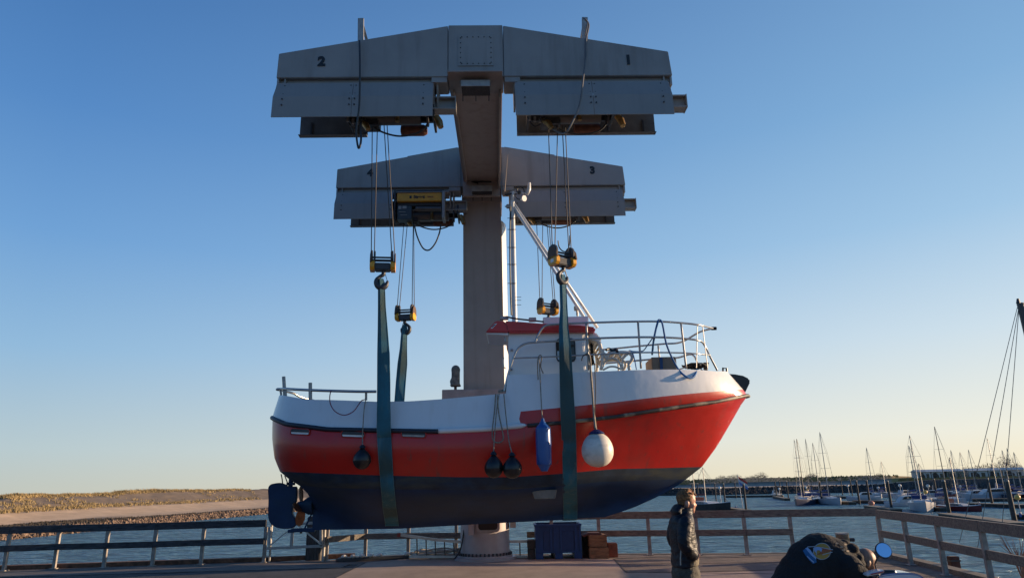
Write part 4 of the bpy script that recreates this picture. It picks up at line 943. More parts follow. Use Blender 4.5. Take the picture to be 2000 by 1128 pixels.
# deck level bow rails: near side (port)
top_p = [(1045, 668), (1052, 652), (1060, 640), (1068, 635), (1085, 633), (1120, 631), (1180, 629), (1240, 627.5), (1290, 627.5), (1340, 631), (1370, 635)]
near_top = rail_curve(top_p)
tipx = P(1393, 641, YC)
cr = near_top[-1]
gr(near_top+[P(1383, 638.5, YC-.35), tipx])
far_top = [V((p_.x, 2*YC-p_.y, p_.z+.02)) for p_ in near_top[5:]]
gr([tipx]+[V((P(1383, 638.5, YC-.35).x, YC+.35, tipx.z))]+far_top[::-1])
MB().tube([tipx+V((-.04, 0, 0)), tipx+V((.07, 0, 0))], .04, 8).build('rail_end_lamp', blk, boat)
mid = rail_curve([(985, 765), (990, 740), (998, 712), (1006, 690), (1014, 678), (1026, 671), (1045, 668), (1100, 665), (1150, 661), (1200, 659), (1250, 658), (1300, 658.5), (1340, 661), (1366, 665)])
mt_ = [P(1376, 674, YC-.55), P(1388, 698, YC-.5), P(1401, 723, YC-.45)]
gr(mid+mt_)
gr([V((p_.x, 2*YC-p_.y, p_.z)) for p_ in mid[8:]+mt_])
low = rail_curve([(1003, 699), (1060, 697), (1100, 695), (1150, 692.5), (1200, 690), (1250, 688), (1300, 688), (1340, 689), (1366, 691)])
gr(low+[P(1387, 693, YC-.5)], .016)
gr([V((p_.x, 2*YC-p_.y, p_.z)) for p_ in low[4:]+[P(1387, 693, YC-.5)]], .016)
for (a, c_) in [((1145, 631), (1150, 722)), ((1246, 628), (1252, 719)), ((1330, 631), (1340, 720)), ((1043, 668), (1047, 700))][:3]:
    A = gp(*a); B = gp(*c_); B.y = A.y; 
    gr([A, B], .022, 'stanchion', galv); gr([V((A.x, 2*YC-A.y, A.z)), V((B.x, 2*YC-B.y, B.z))], .022, 'stanchion', galv)
for (a, c_) in [((1362, 635), (1360, 718)), ((1372, 636), (1382, 718))]:
    MB().tube([gp(*a), gp(*c_)], .009, 6).build('rail_wire', galv, boat)
# stern rail
sr_n = [gp(px, py) for px, py in ((735, 764), (700, 764), (640, 762.5), (600, 761), (570, 759.5), (556, 758.5), (548, 759))]
tips = P(552, 762, YC)
loop = sr_n+[P(541, 760, YC-.6), tips]
gr(loop, .028)
sr_f = [V((p_.x, 2*YC-p_.y, p_.z+.0)) for p_ in sr_n]
gr([tips]+[V((loop[-2].x, YC+.5, tips.z))]+sr_f[::-1][:7]+[V((sr_n[0].x+1.2, YC+1.6, sr_n[0].z-.02))], .028)
for px, t0 in ((552, 735), (604, 747)):
    A = gp(px+2, t0); B = gp(px+2, 779); B.y = A.y; MB().tube([A, B], .036, 10).build('stern_post', galv, boat, sm=40)
for px in (548, 558, 715):
    A = gp(px, 762); B = gp(px, 781); B.y = A.y; MB().tube([A, B], .024, 8).build('stanchion', galv, boat)
for px in (597, 612):
    A = gp(px, 763); A.y = 2*YC-A.y; B = A-V((0, 0, .35)); MB().tube([A, B], .026, 8).build('stanchion', galv, boat)
# net / lashing at break of deck, bits of gear
m = MB(); c_ = gp(982, 765); 
for k in range(5): m.tube([c_+V((-.09, .02*k, .01*k)), c_+V((.1, .02*k, .02+.01*k))], .012, 5)
m.build('coiled_line', ropem, boat)
MB().box(gp(990, 757, yo=13.75), (.05, .08, .2)).build('blue_grip', mat('blue grip', (.01, .07, .4), .5), boat)
# rudder
rud = [(531, 944), (545, 942), (556, 945), (563, 950), (577, 949), (579, 955), (578, 978), (571, 990), (571, 1003), (576, 1012), (577, 1024), (570, 1030), (560, 1032), (545, 1031), (533, 1026), (526, 1018), (523, 1004), (524, 975), (523, 955), (526, 947)]
sm_ = smooth([V((x, y, 0)) for x, y in rud+[rud[0]]], 3)[:-1]
MB().prism([P(p_.x, p_.y, YC-.05) for p_ in sm_], (0, .1, 0)).build('rudder', navy, boat, bevel=.012)
m = MB(); m.tube([P(567, 951, YC), P(569, 932, YC)], .05, 10); m.box(P(568, 944, YC), (.16, .1, .06)); m.build('rudder_stock', navy, boat)
m = MB(); m.prism([P(x, y, YC-.07) for x, y in ((561, 1034), (575, 1031), (614, 1030), (614, 1038), (590, 1038), (561, 1040))], (0, .14, 0)); m.build('skeg_bar', navy, boat, bevel=.01)
MB().tube([P(610, 1000, YC), P(595, 1031, YC)], .02, 6).build('skeg_strut', navy, boat)
MB().tube([P(588, 1041, YC), P(588, 1036, YC)], .03, 6).build('shackle', dark, boat)
m = MB(); m.tube(smooth([P(549, 925, YC-.1), P(551, 935, YC-.1), P(552, 945, YC-.1)]), .012, 5); m.tube([P(556, 928, YC-.1), P(563, 946, YC-.1)], .012, 5); m.build('steering_line', blk, boat)
# stern tube + propeller
MB().lathe([(.19, 0), (.18, .12), (.12, .22), (.10, .34)], P(613, 986, YC), 16, (-1, 0, -.06)).build('stern_tube', navy, boat, sm=40)
pc = P(588, 987, YC); prop = MB().lathe([(.075, -.1), (.075, .05), (.03, .14)], pc, 14, (-1, 0, 0)).build('propeller', navy, boat, sm=40)
brz = mat('bronze propeller', (.30, .13, .07), .4, metal=.5, var=.3, scale=8)
for k in range(4):
    a = R(90*k+8); rot = Matrix.Rotation(a, 3, 'X'); m = MB(); tw_ = Matrix.Rotation(R(38), 3, 'Z')
    prof_ = [(.02, .05), (.10, .13), (.14, .24), (.12, .35), (.05, .41), (-.03, .40), (-.10, .30), (-.11, .18), (-.05, .05)]
    m.prism([pc+rot @ (tw_ @ V((0.008, y, 0))+V((0, 0, z))) for y, z in prof_], rot @ (tw_ @ V((-.016, 0, 0)))); m.build('propeller_blade', brz, prop, bevel=.004)

# ---- slings
def strap(name, label, pts, widths, thick=.022, side=V((1, 0, 0)), fold=1):
    pts = [V(p_) for p_ in pts]; m = MB(); N = len(pts); e1 = []; e2_ = []
    for i, p_ in enumerate(pts):
        t = (pts[min(i+1, N-1)]-pts[max(i-1, 0)]).normalized(); sd2 = (side-t*side.dot(t)).normalized(); nn = sd2.cross(t).normalized()*thick/2; w2 = sd2*widths[i]/2
        fo = fold*(.42 if i == 0 else .36*max(0, 1-(pts[0].z-p_.z)/3.2))*widths[i]; rg = sd2.cross(t).normalized()
        if rg.y > 0: rg = -rg
        if i > N*.5: fo = 0
        off = -.12 if i < N*.5 else 0
        m.v += [p_-w2-nn, p_+sd2*widths[i]*off+rg*fo-nn, p_+w2-nn, p_+w2+nn, p_+sd2*widths[i]*off+rg*fo+nn, p_-w2+nn]
        e1.append(p_-w2*.97+(rg*.013)); e2_.append(p_+w2*.97+(rg*.013))
    for i in range(N-1):
        for k in range(6): m.f.append([i*6+k, i*6+(k+1) % 6, (i+1)*6+(k+1) % 6, (i+1)*6+k]); m.m.append(0)
    m.f += [[0, 1, 2, 3, 4, 5], [N*6-6+k for k in range(6)]]; m.m += [0, 0]
    m.mi = 1; m.tube(e1, .005, 4); m.tube(e2_, .005, 4)
    o = m.build(name, [slingm, mat('sling edge', (.10, .19, .2), .7)], None, sm=30); return tag(o, label, 'sling', 'lifting slings under the hull')
HB = BVHTree.FromPolygons([v.copy() for v in bmh.v], [tuple(f) for f in bmh.f])
def near_strap(label, data, hookp):
    pts = []; wd = []; d2 = []
    for a, b2 in zip(data, data[1:]):
        k = 5 if a[1] > 830 and a[1] < 1020 else 1
        for j in range(k): d2.append(tuple(lerp(u, v_, j/k) for u, v_ in zip(a, b2)))
    d2.append(data[-1])
    for px, py, Y, wpx in d2:
        if py > 845 and py < 1026:
            hit = HB.ray_cast(V((0, 0, H)), ray(px, py).normalized())
            if hit[0] is not None and hit[0].y < 15.3: Y = hit[0].y-.035
        q = P(px, py, Y); pts.append(q); dpt = (q-V((0, 0, H))).dot(F_); wd.append(wpx*dpt/FPX)
    return strap('lifting_sling', label, pts, wd)
near_strap('teal webbing sling nearest the stern, passing the small black fender', [(744, 545, 12.98, 9), (745, 552, 12.97, 13), (746, 600, 13.02, 15), (747.5, 640, 13.06, 19), (749, 690, 13.1, 24), (749.5, 740, 13.14, 25.5), (749.5, 790, 13.18, 26), (749.5, 836, 13.22, 27.5), (752, 880, 13.27, 27.5), (755, 925, 13.36, 26), (757, 950, 13.55, 26), (761, 990, 14.3, 26.5), (765, 1018, 14.95, 26), (766, 1029, 15.2, 26), (766, 1028, 15.5, 25)], None)
near_strap('teal webbing sling near the bow, passing in front of the wheelhouse window', [(1098, 537, 12.98, 9), (1099, 545, 12.97, 13), (1101, 600, 13.02, 14), (1101, 640, 13.06, 19), (1104, 690, 13.1, 24), (1106, 740, 13.14, 26), (1108, 790, 13.18, 28), (1110, 824, 13.22, 29), (1112, 880, 13.3, 28), (1113, 925, 13.44, 28), (1113, 955, 13.7, 28), (1114, 990, 14.5, 27.5), (1114, 1010, 15.1, 27), (1114, 1013, 15.4, 26)], None)
def far_strap(label, data, lowp):
    pts = []; wd = []
    for px, py, Y, wpx in data:
        q = P(px, py, Y); pts.append(q); wd.append(wpx*((q-V((0, 0, H))).dot(F_))/FPX)
    for q in lowp: pts.append(V(q)); wd.append(.3)
    return strap('lifting_sling', label, pts, wd)
a = P(766, 1029, 15.2)
far_strap('teal webbing sling on the far side of the stern, seen above the bulwark', [(791, 634, 17.35, 6), (790, 640, 17.35, 11), (788, 680, 17.3, 14), (786, 710, 17.28, 19), (783, 745, 17.25, 19.5), (780, 785, 17.2, 20)], [(a.x, 17.12, 3.1), (a.x, 17.05, 2.1), (a.x, 16.7, 1.75), (a.x, 15.5, 1.06)])
a = P(1114, 1013, 15.2)
far_strap('teal webbing sling on the far side of the bow, hidden behind the wheelhouse roof', [(1069, 624, 17.35, 6), (1070, 632, 17.35, 10)], [(.8, 17.3, 5.2), (a.x, 17.2, 4.3), (a.x, 17.12, 3.1), (a.x, 16.98, 2.1), (a.x, 16.4, 1.65), (a.x, 15.5, 1.14)])

# ---- fenders
def fender(label, group, px, ytop, ybot, r_, kind, m_, L='R', rope_from=None, out=None, capm=None):
    pyc = (ytop+ybot)/2; q0 = onhull(px, pyc, L, .05); Yf = q0.y - r_ if out is None else out
    A = P(px, ytop, Yf); B = P(px, ybot, Yf); A.y = B.y = Yf; B.x = A.x; h_ = A.z-B.z
    t = thing('fender', label, 'fender', B, 0, group)
    if kind == 'pear': pr_ = [(.0, 0), (.45, .04), (.8, .17), (.98, .33), (1, .42), (.93, .56), (.72, .70), (.45, .82), (.26, .9), (.2, 1.0)]
    elif kind == 'ball': pr_ = [(.0, 0), (.42, .04), (.74, .14), (.94, .29), (1, .44), (.97, .58), (.85, .73), (.65, .86), (.42, .94), (.34, .97)]
    else: pr_ = [(.3, 0), (.45, .01), (.6, .06), (.85, .13), (1, .2), (1, .8), (.85, .9), (.5, .96), (.4, 1.0)]
    pf = smooth([V((a*r_, b3*h_, 0)) for a, b3 in pr_], 4)
    MB().lathe([(max(.002, p_.x), p_.y) for p_ in pf], (0, 0, 0), 32).build('body', m_, t, local=True, sm=60)
    MB().lathe([(.34*r_+.01, h_*.93), (.3*r_, h_*1.0), (.12*r_+.01, h_*1.07)], (0, 0, 0), 14).build('eye_end', capm or m_, t, local=True, sm=40)
    if rope_from:
        pts = [A+V((0, 0, .05*h_))]+[P(x, y, Y) for x, y, Y in rope_from]
        MB().tube(smooth(pts[::-1], 5), .011 if r_ < .25 else .014, 6).build('lanyard', ropem, t)
    return t
bd = lambda px, py, L='R', o=.06: onhull(px, py, L, o).y
fender('small black pear fender hanging near the stern, left of the sling', 'black pear fenders', 708, 871, 916, .17, 'pear', blk, rope_from=[(708, 850, bd(708, 850)-.05), (711, 800, bd(711, 800)), (714, 781, bd(714, 781, 'T')), (714, 764, bd(714, 781, 'T'))])
fender('left one of the two black pear fenders hanging together amidships', 'black pear fenders', 964, 884, 933, .175, 'pear', blk, out=13.0, rope_from=[(966, 850, 13.12), (970, 800, 13.3), (975, 768, 13.42)])
fender('right one of the two black pear fenders, with the warm glint on it', 'black pear fenders', 1000, 886, 934, .18, 'pear', blk, out=12.95, rope_from=[(994, 860, 13.08), (988, 810, 13.25), (984, 769, 13.42)])
fender('long blue cylindrical fender hanging left of the bow sling', None, 1060, 823, 920, .142, 'cyl', blue, out=13.05, rope_from=[(1058, 800, 13.2), (1055, 740, 13.3), (1053, 698, 13.35)])
m_ = fender('big dirty white ball fender with dark blue top hanging near the bow', None, 1165, 843, 912, .295, 'ball', fwhite, out=12.98, rope_from=[(1160, 800, 13.25), (1156, 740, 13.4), (1150, 694, 13.5)], capm=mat('navy cap', (.012, .02, .09), .4))
MB().lathe([(.155, .60), (.13, .635), (.05, .68)], (0, 0, 0), 18).build('blue_top', MATS['navy cap'], m_, local=True)
def rope(name, label, pts, r_=.012, mt=ropem, cat='rope', n_=6):
    return tag(MB().tube(smooth(pts, n_), r_, 6).build(name, mt, None, sm=True), label, cat)
Yb = lambda px, py, o=.07: onhull(px, py, 'R', o).y
rope('rope', 'dark red line looped from the stern rail over the white bulwark', [gp(647, 763)+V((0, -.03, 0)), P(644, 775, 13.33), P(646, 790, 13.27), P(656, 804, 13.25), P(673, 810, 13.25), P(690, 803, 13.25), P(700, 790, 13.27), P(706, 782, 13.3), gp(714, 780)+V((0, -.04, 0))], .010, mat('dark red rope', (.18, .02, .05), .8))
rope('rope', 'loop of grey rope hanging over the bulwark where the deck steps up', [P(968, 769, 13.36), P(966, 800, 13.3), P(962, 835, 13.2), P(962, 855, 13.2), P(968, 863, 13.2), P(977, 863, 13.2), P(983, 856, 13.2), P(981, 840, 13.2), P(974, 805, 13.3), P(971, 770, 13.36)], .013)
rope('rope', 'two pale ropes tied at the middle rail, hanging above the blue fender', [P(1051, 741, 13.42), P(1050, 715, 13.38), P(1051, 699, 13.35), P(1055, 693, 13.34), P(1058, 698, 13.35), P(1056, 715, 13.4), P(1061, 729, 13.4)], .011)
rope('rope', 'thick bundle of mooring rope running from the bow rail to the white fender', [P(1145, 690, 13.5), P(1152, 697, 13.42), P(1154, 730, 13.3), P(1158, 780, 13.2), P(1160, 810, 13.12), P(1163, 838, 13.0)], .02)
rope('rope', 'dark rope beside the rope bundle, curving to the white fender', [P(1150, 694, 13.45), P(1160, 705, 13.4), P(1163, 760, 13.3), P(1162, 800, 13.15), P(1160, 836, 13.05)], .010, mat('dark rope', (.05, .045, .04), .9))
rope('rope', 'frayed short rope end tied to the lower rail left of the bench', [P(1148, 692, 13.5), P(1143, 692, 13.45), P(1138, 696, 13.42), P(1136, 704, 13.42)], .012, blk)
rope('rope', 'bright blue rope thrown over the top bow rail and drooping over the bulwark', [gp(1281, 685)+V((0, .4, 0)), gp(1279, 660)+V((0, .1, 0)), gp(1284, 630)+V((0, -.02, 0)), gp(1288, 625)+V((0, -.02, 0)), gp(1293, 633)+V((0, -.04, 0)), gp(1300, 670)+V((0, -.05, 0)), gp(1311, 698)+V((0, -.05, 0)), gp(1325, 722)+V((0, -.03, 0)), P(1337, 733, YC-1.36), P(1348, 738, YC-1.33), P(1357, 733, YC-1.25), gp(1361, 722)], .022, brope)
rope('rope', 'thin blue line from the bow rail sagging to the bench', [gp(1276, 658)+V((0, .08, 0)), gp(1270, 668)+V((0, .3, 0)), P(1255, 685, 14.3), P(1238, 686, 14.4), P(1230, 684, 14.4)], .013, brope)
rope('rope', 'thin blue line dropping from the bench seat to the bulwark', [P(1229, 684, 14.3), P(1236, 690, 14.0), P(1240, 705, 13.7), P(1243, 721, 13.6)], .012, brope)

# ---- white bench on the foredeck
bench = thing('garden_bench', 'white bench with curly cast sides standing on the foredeck', 'bench', P(1200, 722, 14.5))
bw = mat('bench white', (.66, .62, .55), .5, var=.06)
def BP(px, py, Y=14.0): return P(px, py, Y)
for Y in (14.0, 14.9):
    dz = lambda p_: p_
    def bpt(px, py):
        q = P(px, py, 14.0); q.y = Y; return q
    m = MB()
    for pl_, r_ in [([(1169, 662), (1174, 680), (1176, 700), (1174, 722)], .034), ([(1163, 656), (1176, 684), (1185, 700), (1190, 691), (1205, 688), (1225, 688), (1234, 694), (1234, 702), (1228, 712), (1230, 722)], .036),
                    ([(1176, 718), (1184, 704), (1196, 699), (1207, 704), (1213, 716), (1216, 721)], .022), ([(1178, 722), (1190, 716), (1202, 716), (1213, 721)], .02), ([(1216, 721), (1215, 708), (1218, 697), (1226, 692)], .02), ([(1208, 692), (1218, 704), (1226, 708)], .016)][:6 if Y < 14.5 else 2]:
        m.tube(smooth([bpt(*a) for a in pl_], 4), r_, 7)
    m.build('side_frame', bw, bench, sm=True)
for k in range(7):
    q = P(lerp(1166, 1186, k/6), lerp(662, 697, k/6), 14.0); MB().bar(q, q+V((0, .9, 0)), .02, .06).build('back_slat', bw, bench, bevel=.004)
for k in range(5):
    q = P(lerp(1192, 1228, k/4), 685.5, 14.0); MB().bar(q, q+V((0, .9, 0)), .08, .02).build('seat_slat', bw, bench, bevel=.004)
o = MB().tube(smooth([P(1184, 683, 13.95), P(1190, 681, 14.0), P(1196, 684, 14.0), P(1203, 682, 14.0), P(1206, 687, 13.95)]), .03, 6).build('dark_cloth', blk); tag(o, 'dark bundle lying on the bench seat', 'cloth')
# ---- box on foredeck
bx = thing('cardboard_box', 'brown cardboard box with a sunlit side on the foredeck', 'box', P(1300, 722, 14.2))
cardm = mat('cardboard', (.30, .22, .16), .85, var=.1)
a = P(1274, 720, 14.2); b2 = P(1319, 696, 14.2)
MB().mm((a.x, 14.2, a.z-.1), (b2.x, 14.9, b2.z)).build('body', cardm, bx, bevel=.01)
MB().mm((b2.x-.003, 14.22, a.z-.1), (b2.x+.016, 14.88, b2.z-.01)).build('sunlit_side', mat('sunlit card', (.6, .55, .48), .7), bx)  # sunlight on this side of the box painted as a paler panel
MB().bar(P(1291, 697, 14.18), P(1292, 721, 14.18), .02, .06, up=(1, 0, 0)).build('blue_tape', mat('blue tape', (.02, .07, .2), .5), bx)
# coil + windlass at bow
m = MB(); rr = random.Random(4)
for k in range(9):
    c_ = P(1355+rr.uniform(-8, 10), 716+rr.uniform(-3, 1), 15.0+rr.uniform(-.2, .2)); m.tube([c_+V((math.cos(a)*.2, math.sin(a)*.2, .02*math.sin(a*3))) for a in [i_*math.tau/14 for i_ in range(15)]], .014, 5)
tag(m.build('rope_coil', mat('dark rope', (.05, .045, .04), .9), None), 'dark coil of rope heaped on the bow deck by the last stanchion', 'rope')
tag(MB().tube([P(1378, 722, 15.0), P(1379, 709, 15.0)], .05, 10).tube([P(1374, 709, 15.0), P(1384, 709, 15.0)], .02, 6).build('mooring_bitt', mat('bitt', (.14, .1, .07), .7), boat), None, None)
# covered lamp on housing
cl = thing('covered_lamp', 'grey cloth covered lamp on a short post left of the crane column', 'lamp', P(890, 758, 18.9))
MB().tube([P(889.5, 760, 18.9), P(889.5, 752, 18.9)], .04, 8).build('post', orange, cl)
me = MB().box(P(890, 736, 18.9), (.22, .3, .42)).ell(P(890, 722, 18.9), (.13, .16, .14)).ell(P(888, 745, 18.9), (.14, .16, .12)).box(P(890, 753, 18.9), (.30, .34, .03))
mesh_obj('cloth_cover', remesh(me, .03, 6), mat('grey cover cloth', (.20, .19, .17), .8, var=.3, scale=8, bump=1, bscale=10), cl)
# ================================================================ QUAY OBJECTS
# blue crate
cA, cB = G(1047, 1092), G(1139, 1092); cw_ = (cB-cA).length
bin_ = thing('pallet_crate', 'big blue plastic pallet crate standing beside the crane pedestal', 'crate', (cA+cB)/2)
HT = P(1092, 1025, cA.y).z
zf = .10
m = MB(); y0 = cA.y; x0, x1 = cA.x, cB.x
m.mm((x0, y0, zf+.05), (x1, y0+.04, HT)); m.mm((x0, y0+1.0, zf+.05), (x1, y0+1.04, HT)); m.mm((x0, y0+.04, zf+.05), (x0+.04, y0+1.0, HT)); m.mm((x1-.04, y0+.04, zf+.05), (x1, y0+1.0, HT)); m.mm((x0+.04, y0+.04, zf+.05), (x1-.04, y0+1.0, zf+.1))
m.build('walls', bluebin, bin_, bevel=.01)
m = MB(); m.mm((x0-.02, y0-.03, HT-.03), (x1+.02, y0+.045, HT+.03)); m.mm((x0-.02, y0+.995, HT-.03), (x1+.02, y0+1.07, HT+.03)); m.mm((x0-.025, y0+.045, HT-.03), (x0+.045, y0+.995, HT+.03)); m.mm((x1-.045, y0+.045, HT-.03), (x1+.025, y0+.995, HT+.03)); m.build('rim', bluebin, bin_, bevel=.012)
for fx in (0, .33, .42, .56, .9, 1):
    x = lerp(x0+.03, x1-.03, fx); MB().mm((x-.03, y0-.025, zf+.1), (x+.03, y0, HT-.03)).build('rib', bluebin, bin_, bevel=.006)
m = MB(); m.mm((lerp(x0, x1, .17), y0-.012, HT-.62), (lerp(x0, x1, .42), y0, HT-.14)); m.mm((lerp(x0, x1, .58), y0-.012, HT-.62), (lerp(x0, x1, .84), y0, HT-.14)); m.build('front_panel', mat('blue crate panel', (.005, .034, .135), .5), bin_, bevel=.01)
for fx in (.08, .5, .92): MB().mm((lerp(x0, x1, fx)-.1, y0, 0), (lerp(x0, x1, fx)+.1, y0+1.04, zf+.06)).build('foot', bluebin, bin_, bevel=.01)
# wood blocks right of crate
def block(label, px0, py1, px1, py0, dep, Y, wm=woodo, grp='timber blocks beside the blue crate', rz=0):
    a = P(px0, py1, Y); b2 = P(px1, py0, Y)
    z0 = a.z if a.z > .08 else 0
    m = MB(); m.box(((a.x+b2.x)/2, Y+dep/2, (z0+b2.z)/2), (abs(b2.x-a.x), dep, b2.z-z0), Matrix.Rotation(rz, 3, 'Z'))
    o = m.build('timber_block', wm, None, bevel=.015); return tag(o, label, 'timber block', grp)
yb = cA.y
block('lower orange brown timber block right of the blue crate', 1152, 1094, 1189, 1068, .6, yb-.15)
block('upper timber block stacked on another, its sunlit end grain showing', 1151, 1068, 1185, 1043.5, .6, yb-.12)
block('reddish timber block standing on end at the far right of the stack', 1189, 1092, 1206, 1060, .35, yb+.1, mat('reddish timber', (.26, .09, .045), .8, var=.3, scale=4))
block('dark timber block wedged between the crate and the stacked blocks', 1140, 1092, 1152, 1042, .5, yb+.35, woodd)
block('small dark timber block standing left of the blue crate', 1031, 1093, 1045, 1071, .35, yb+.05, woodd)
block('dark timber block lying on the small one left of the blue crate', 1030, 1071, 1046, 1054, .4, yb+.02, woodd)
o = MB().prism([P(1137, 1045, yb+.0), P(1150, 1040, yb+.0), P(1172, 1040, yb+.0), P(1176, 1043, yb+.0), P(1150, 1044, yb+.0), P(1140, 1048, yb+.0)], (0, .5, 0)).build('rubber_mat', mat('red brown mat', (.13, .05, .035), .8)); tag(o, 'curled red brown mat lying across the timber blocks', 'mat')
# ladder lying on edge behind pedestal
lad = thing('aluminium_ladder', 'pale metal ladder lying on its edge along the railing left of the pedestal', 'ladder', G(800, 1088))
Yl = 19.6
top = [P(781, 1043.5, Yl), P(800, 1046, Yl), P(850, 1053, Yl), P(895, 1057, Yl), P(1000, 1056.5, Yl), P(1030, 1056, Yl)]
for a, b2 in zip(top, top[1:]): MB().bar(a, b2, .06, .07).build('stile', alu, lad)
MB().box(top[0]+V((-.02, 0, 0)), (.09, .08, .1)).build('end_cap', mat('red plastic cap', (.35, .05, .03), .5), lad)
MB().bar(P(800, 1086, Yl), P(1030, 1086, Yl), .06, .06).build('stile', alu, lad)
for px in (814, 832, 850, 868, 886, 904, 1015):
    A = P(px, interp([(781, 1044), (850, 1053), (895, 1057), (1030, 1056)], px), Yl); B = P(px+1, 1086, Yl); MB().tube([A, B], .018, 7).build('rung', mat('rung', (.16, .14, .12), .5, metal=.5), lad)
# hose coil
m = MB(); rr = random.Random(2); c0 = G(858, 1090)
for k in range(6):
    rx = .45+.13*rr.random()*3; pts = [c0+V((math.cos(a)*rx+rr.uniform(-.03, .03), math.sin(a)*.35*rx, .05+.03*k+.05*abs(math.sin(a*2+k)))) for a in [i*math.tau/16 for i in range(17)]]
    m.tube(smooth(pts, 3), .022, 6)
tag(m.build('hose_coil', mat('pale hose', (.45, .40, .33), .5)), 'untidy coil of pale hose on the ground left of the pedestal', 'hose')
m = MB(); m.tube(smooth([P(907, 1023, 19.2), P(904, 1050, 19.1), P(898, 1075, 19.1), P(888, 1090, 19.0)]), .02, 6); tag(m.build('cable', cab), 'thin black cable dropping down beside the pedestal', 'cable')
# dark ramp with pale lumps
rp_ = thing('fender_plate', 'low dark plate with pale rounded knobs by the railing', 'plate', G(710, 1094))
A, B = G(655, 1097), G(800, 1090); m = MB(); m.prism([A, B, B+V((0, .35, 0)), A+V((0, .45, 0))], (0, 0, .09)); m.build('plate', mat('plate dark', (.07, .07, .075), .7), rp_, bevel=.02)
for px in (672, 690, 707, 724, 741, 795):
    q = P(px, 1086-(px-672)*.045, 19.75); MB().ell(q, (.08, .1, .05)).build('knob', fwhite, rp_, sm=True)
# bollard post at right
bo = thing('mooring_bollard', 'square topped steel bollard with a cross bar behind the bending man', 'bollard', V((P(1647, 1090, 17.6).x, 17.6, 0)))
qx = P(1647, 1060, 17.6)
MB().lathe([(.15, 0), (.15, P(1647, 1043, 17.6).z)], (qx.x, 17.6, 0), 24).build('post', mat('bollard paint', (.30, .24, .16), .5, metal=.3, var=.3), bo, sm=40)
MB().lathe([(.16, 0), (.16, .03)], (qx.x, 17.6, P(1647, 1042, 17.6).z), 24).build('cap', galv, bo)
MB().tube([P(1627, 1053, 17.6), P(1668, 1053, 17.6)], .045, 10).build('cross_bar', dark, bo)
# brown stake and white sign beyond right rail
st = thing('dock_stake', 'dark red brown stake beyond the right-hand railing', 'stake', V((P(1864, 1100, 15.4).x, 15.4, -3)))
a = P(1856, 1086, 15.4); MB().mm((a.x, 15.4, -3.4), (a.x+.19, 15.55, a.z)).build('shaft', mat('red brown stake', (.09, .035, .025), .8, var=.3), st, bevel=.01)
MB().mm((a.x-.01, 15.385, a.z-.1), (a.x+.2, 15.565, a.z-.07)).build('band', dark, st)
# leafless weed by right rail
wd_ = MB(); rr = random.Random(11); q = G(1962, 1120)+V((.35, 0, 0)); 
for k in range(22):
    a = rr.uniform(0, 6.28); wd_.tube([q+V((0, 0, -.2)), q+V((math.cos(a)*.12, math.sin(a)*.1, .35)), q+V((math.cos(a)*rr.uniform(.15, .35), math.sin(a)*.25, rr.uniform(.4, .75)))], [.008, .006, .003], 4)
o = thing('dry_weed', 'thin leafless weed growing by the right-hand railing', 'weed', q); wd_.build('stems', mat('weed stem', (.30, .16, .1), .9), o)

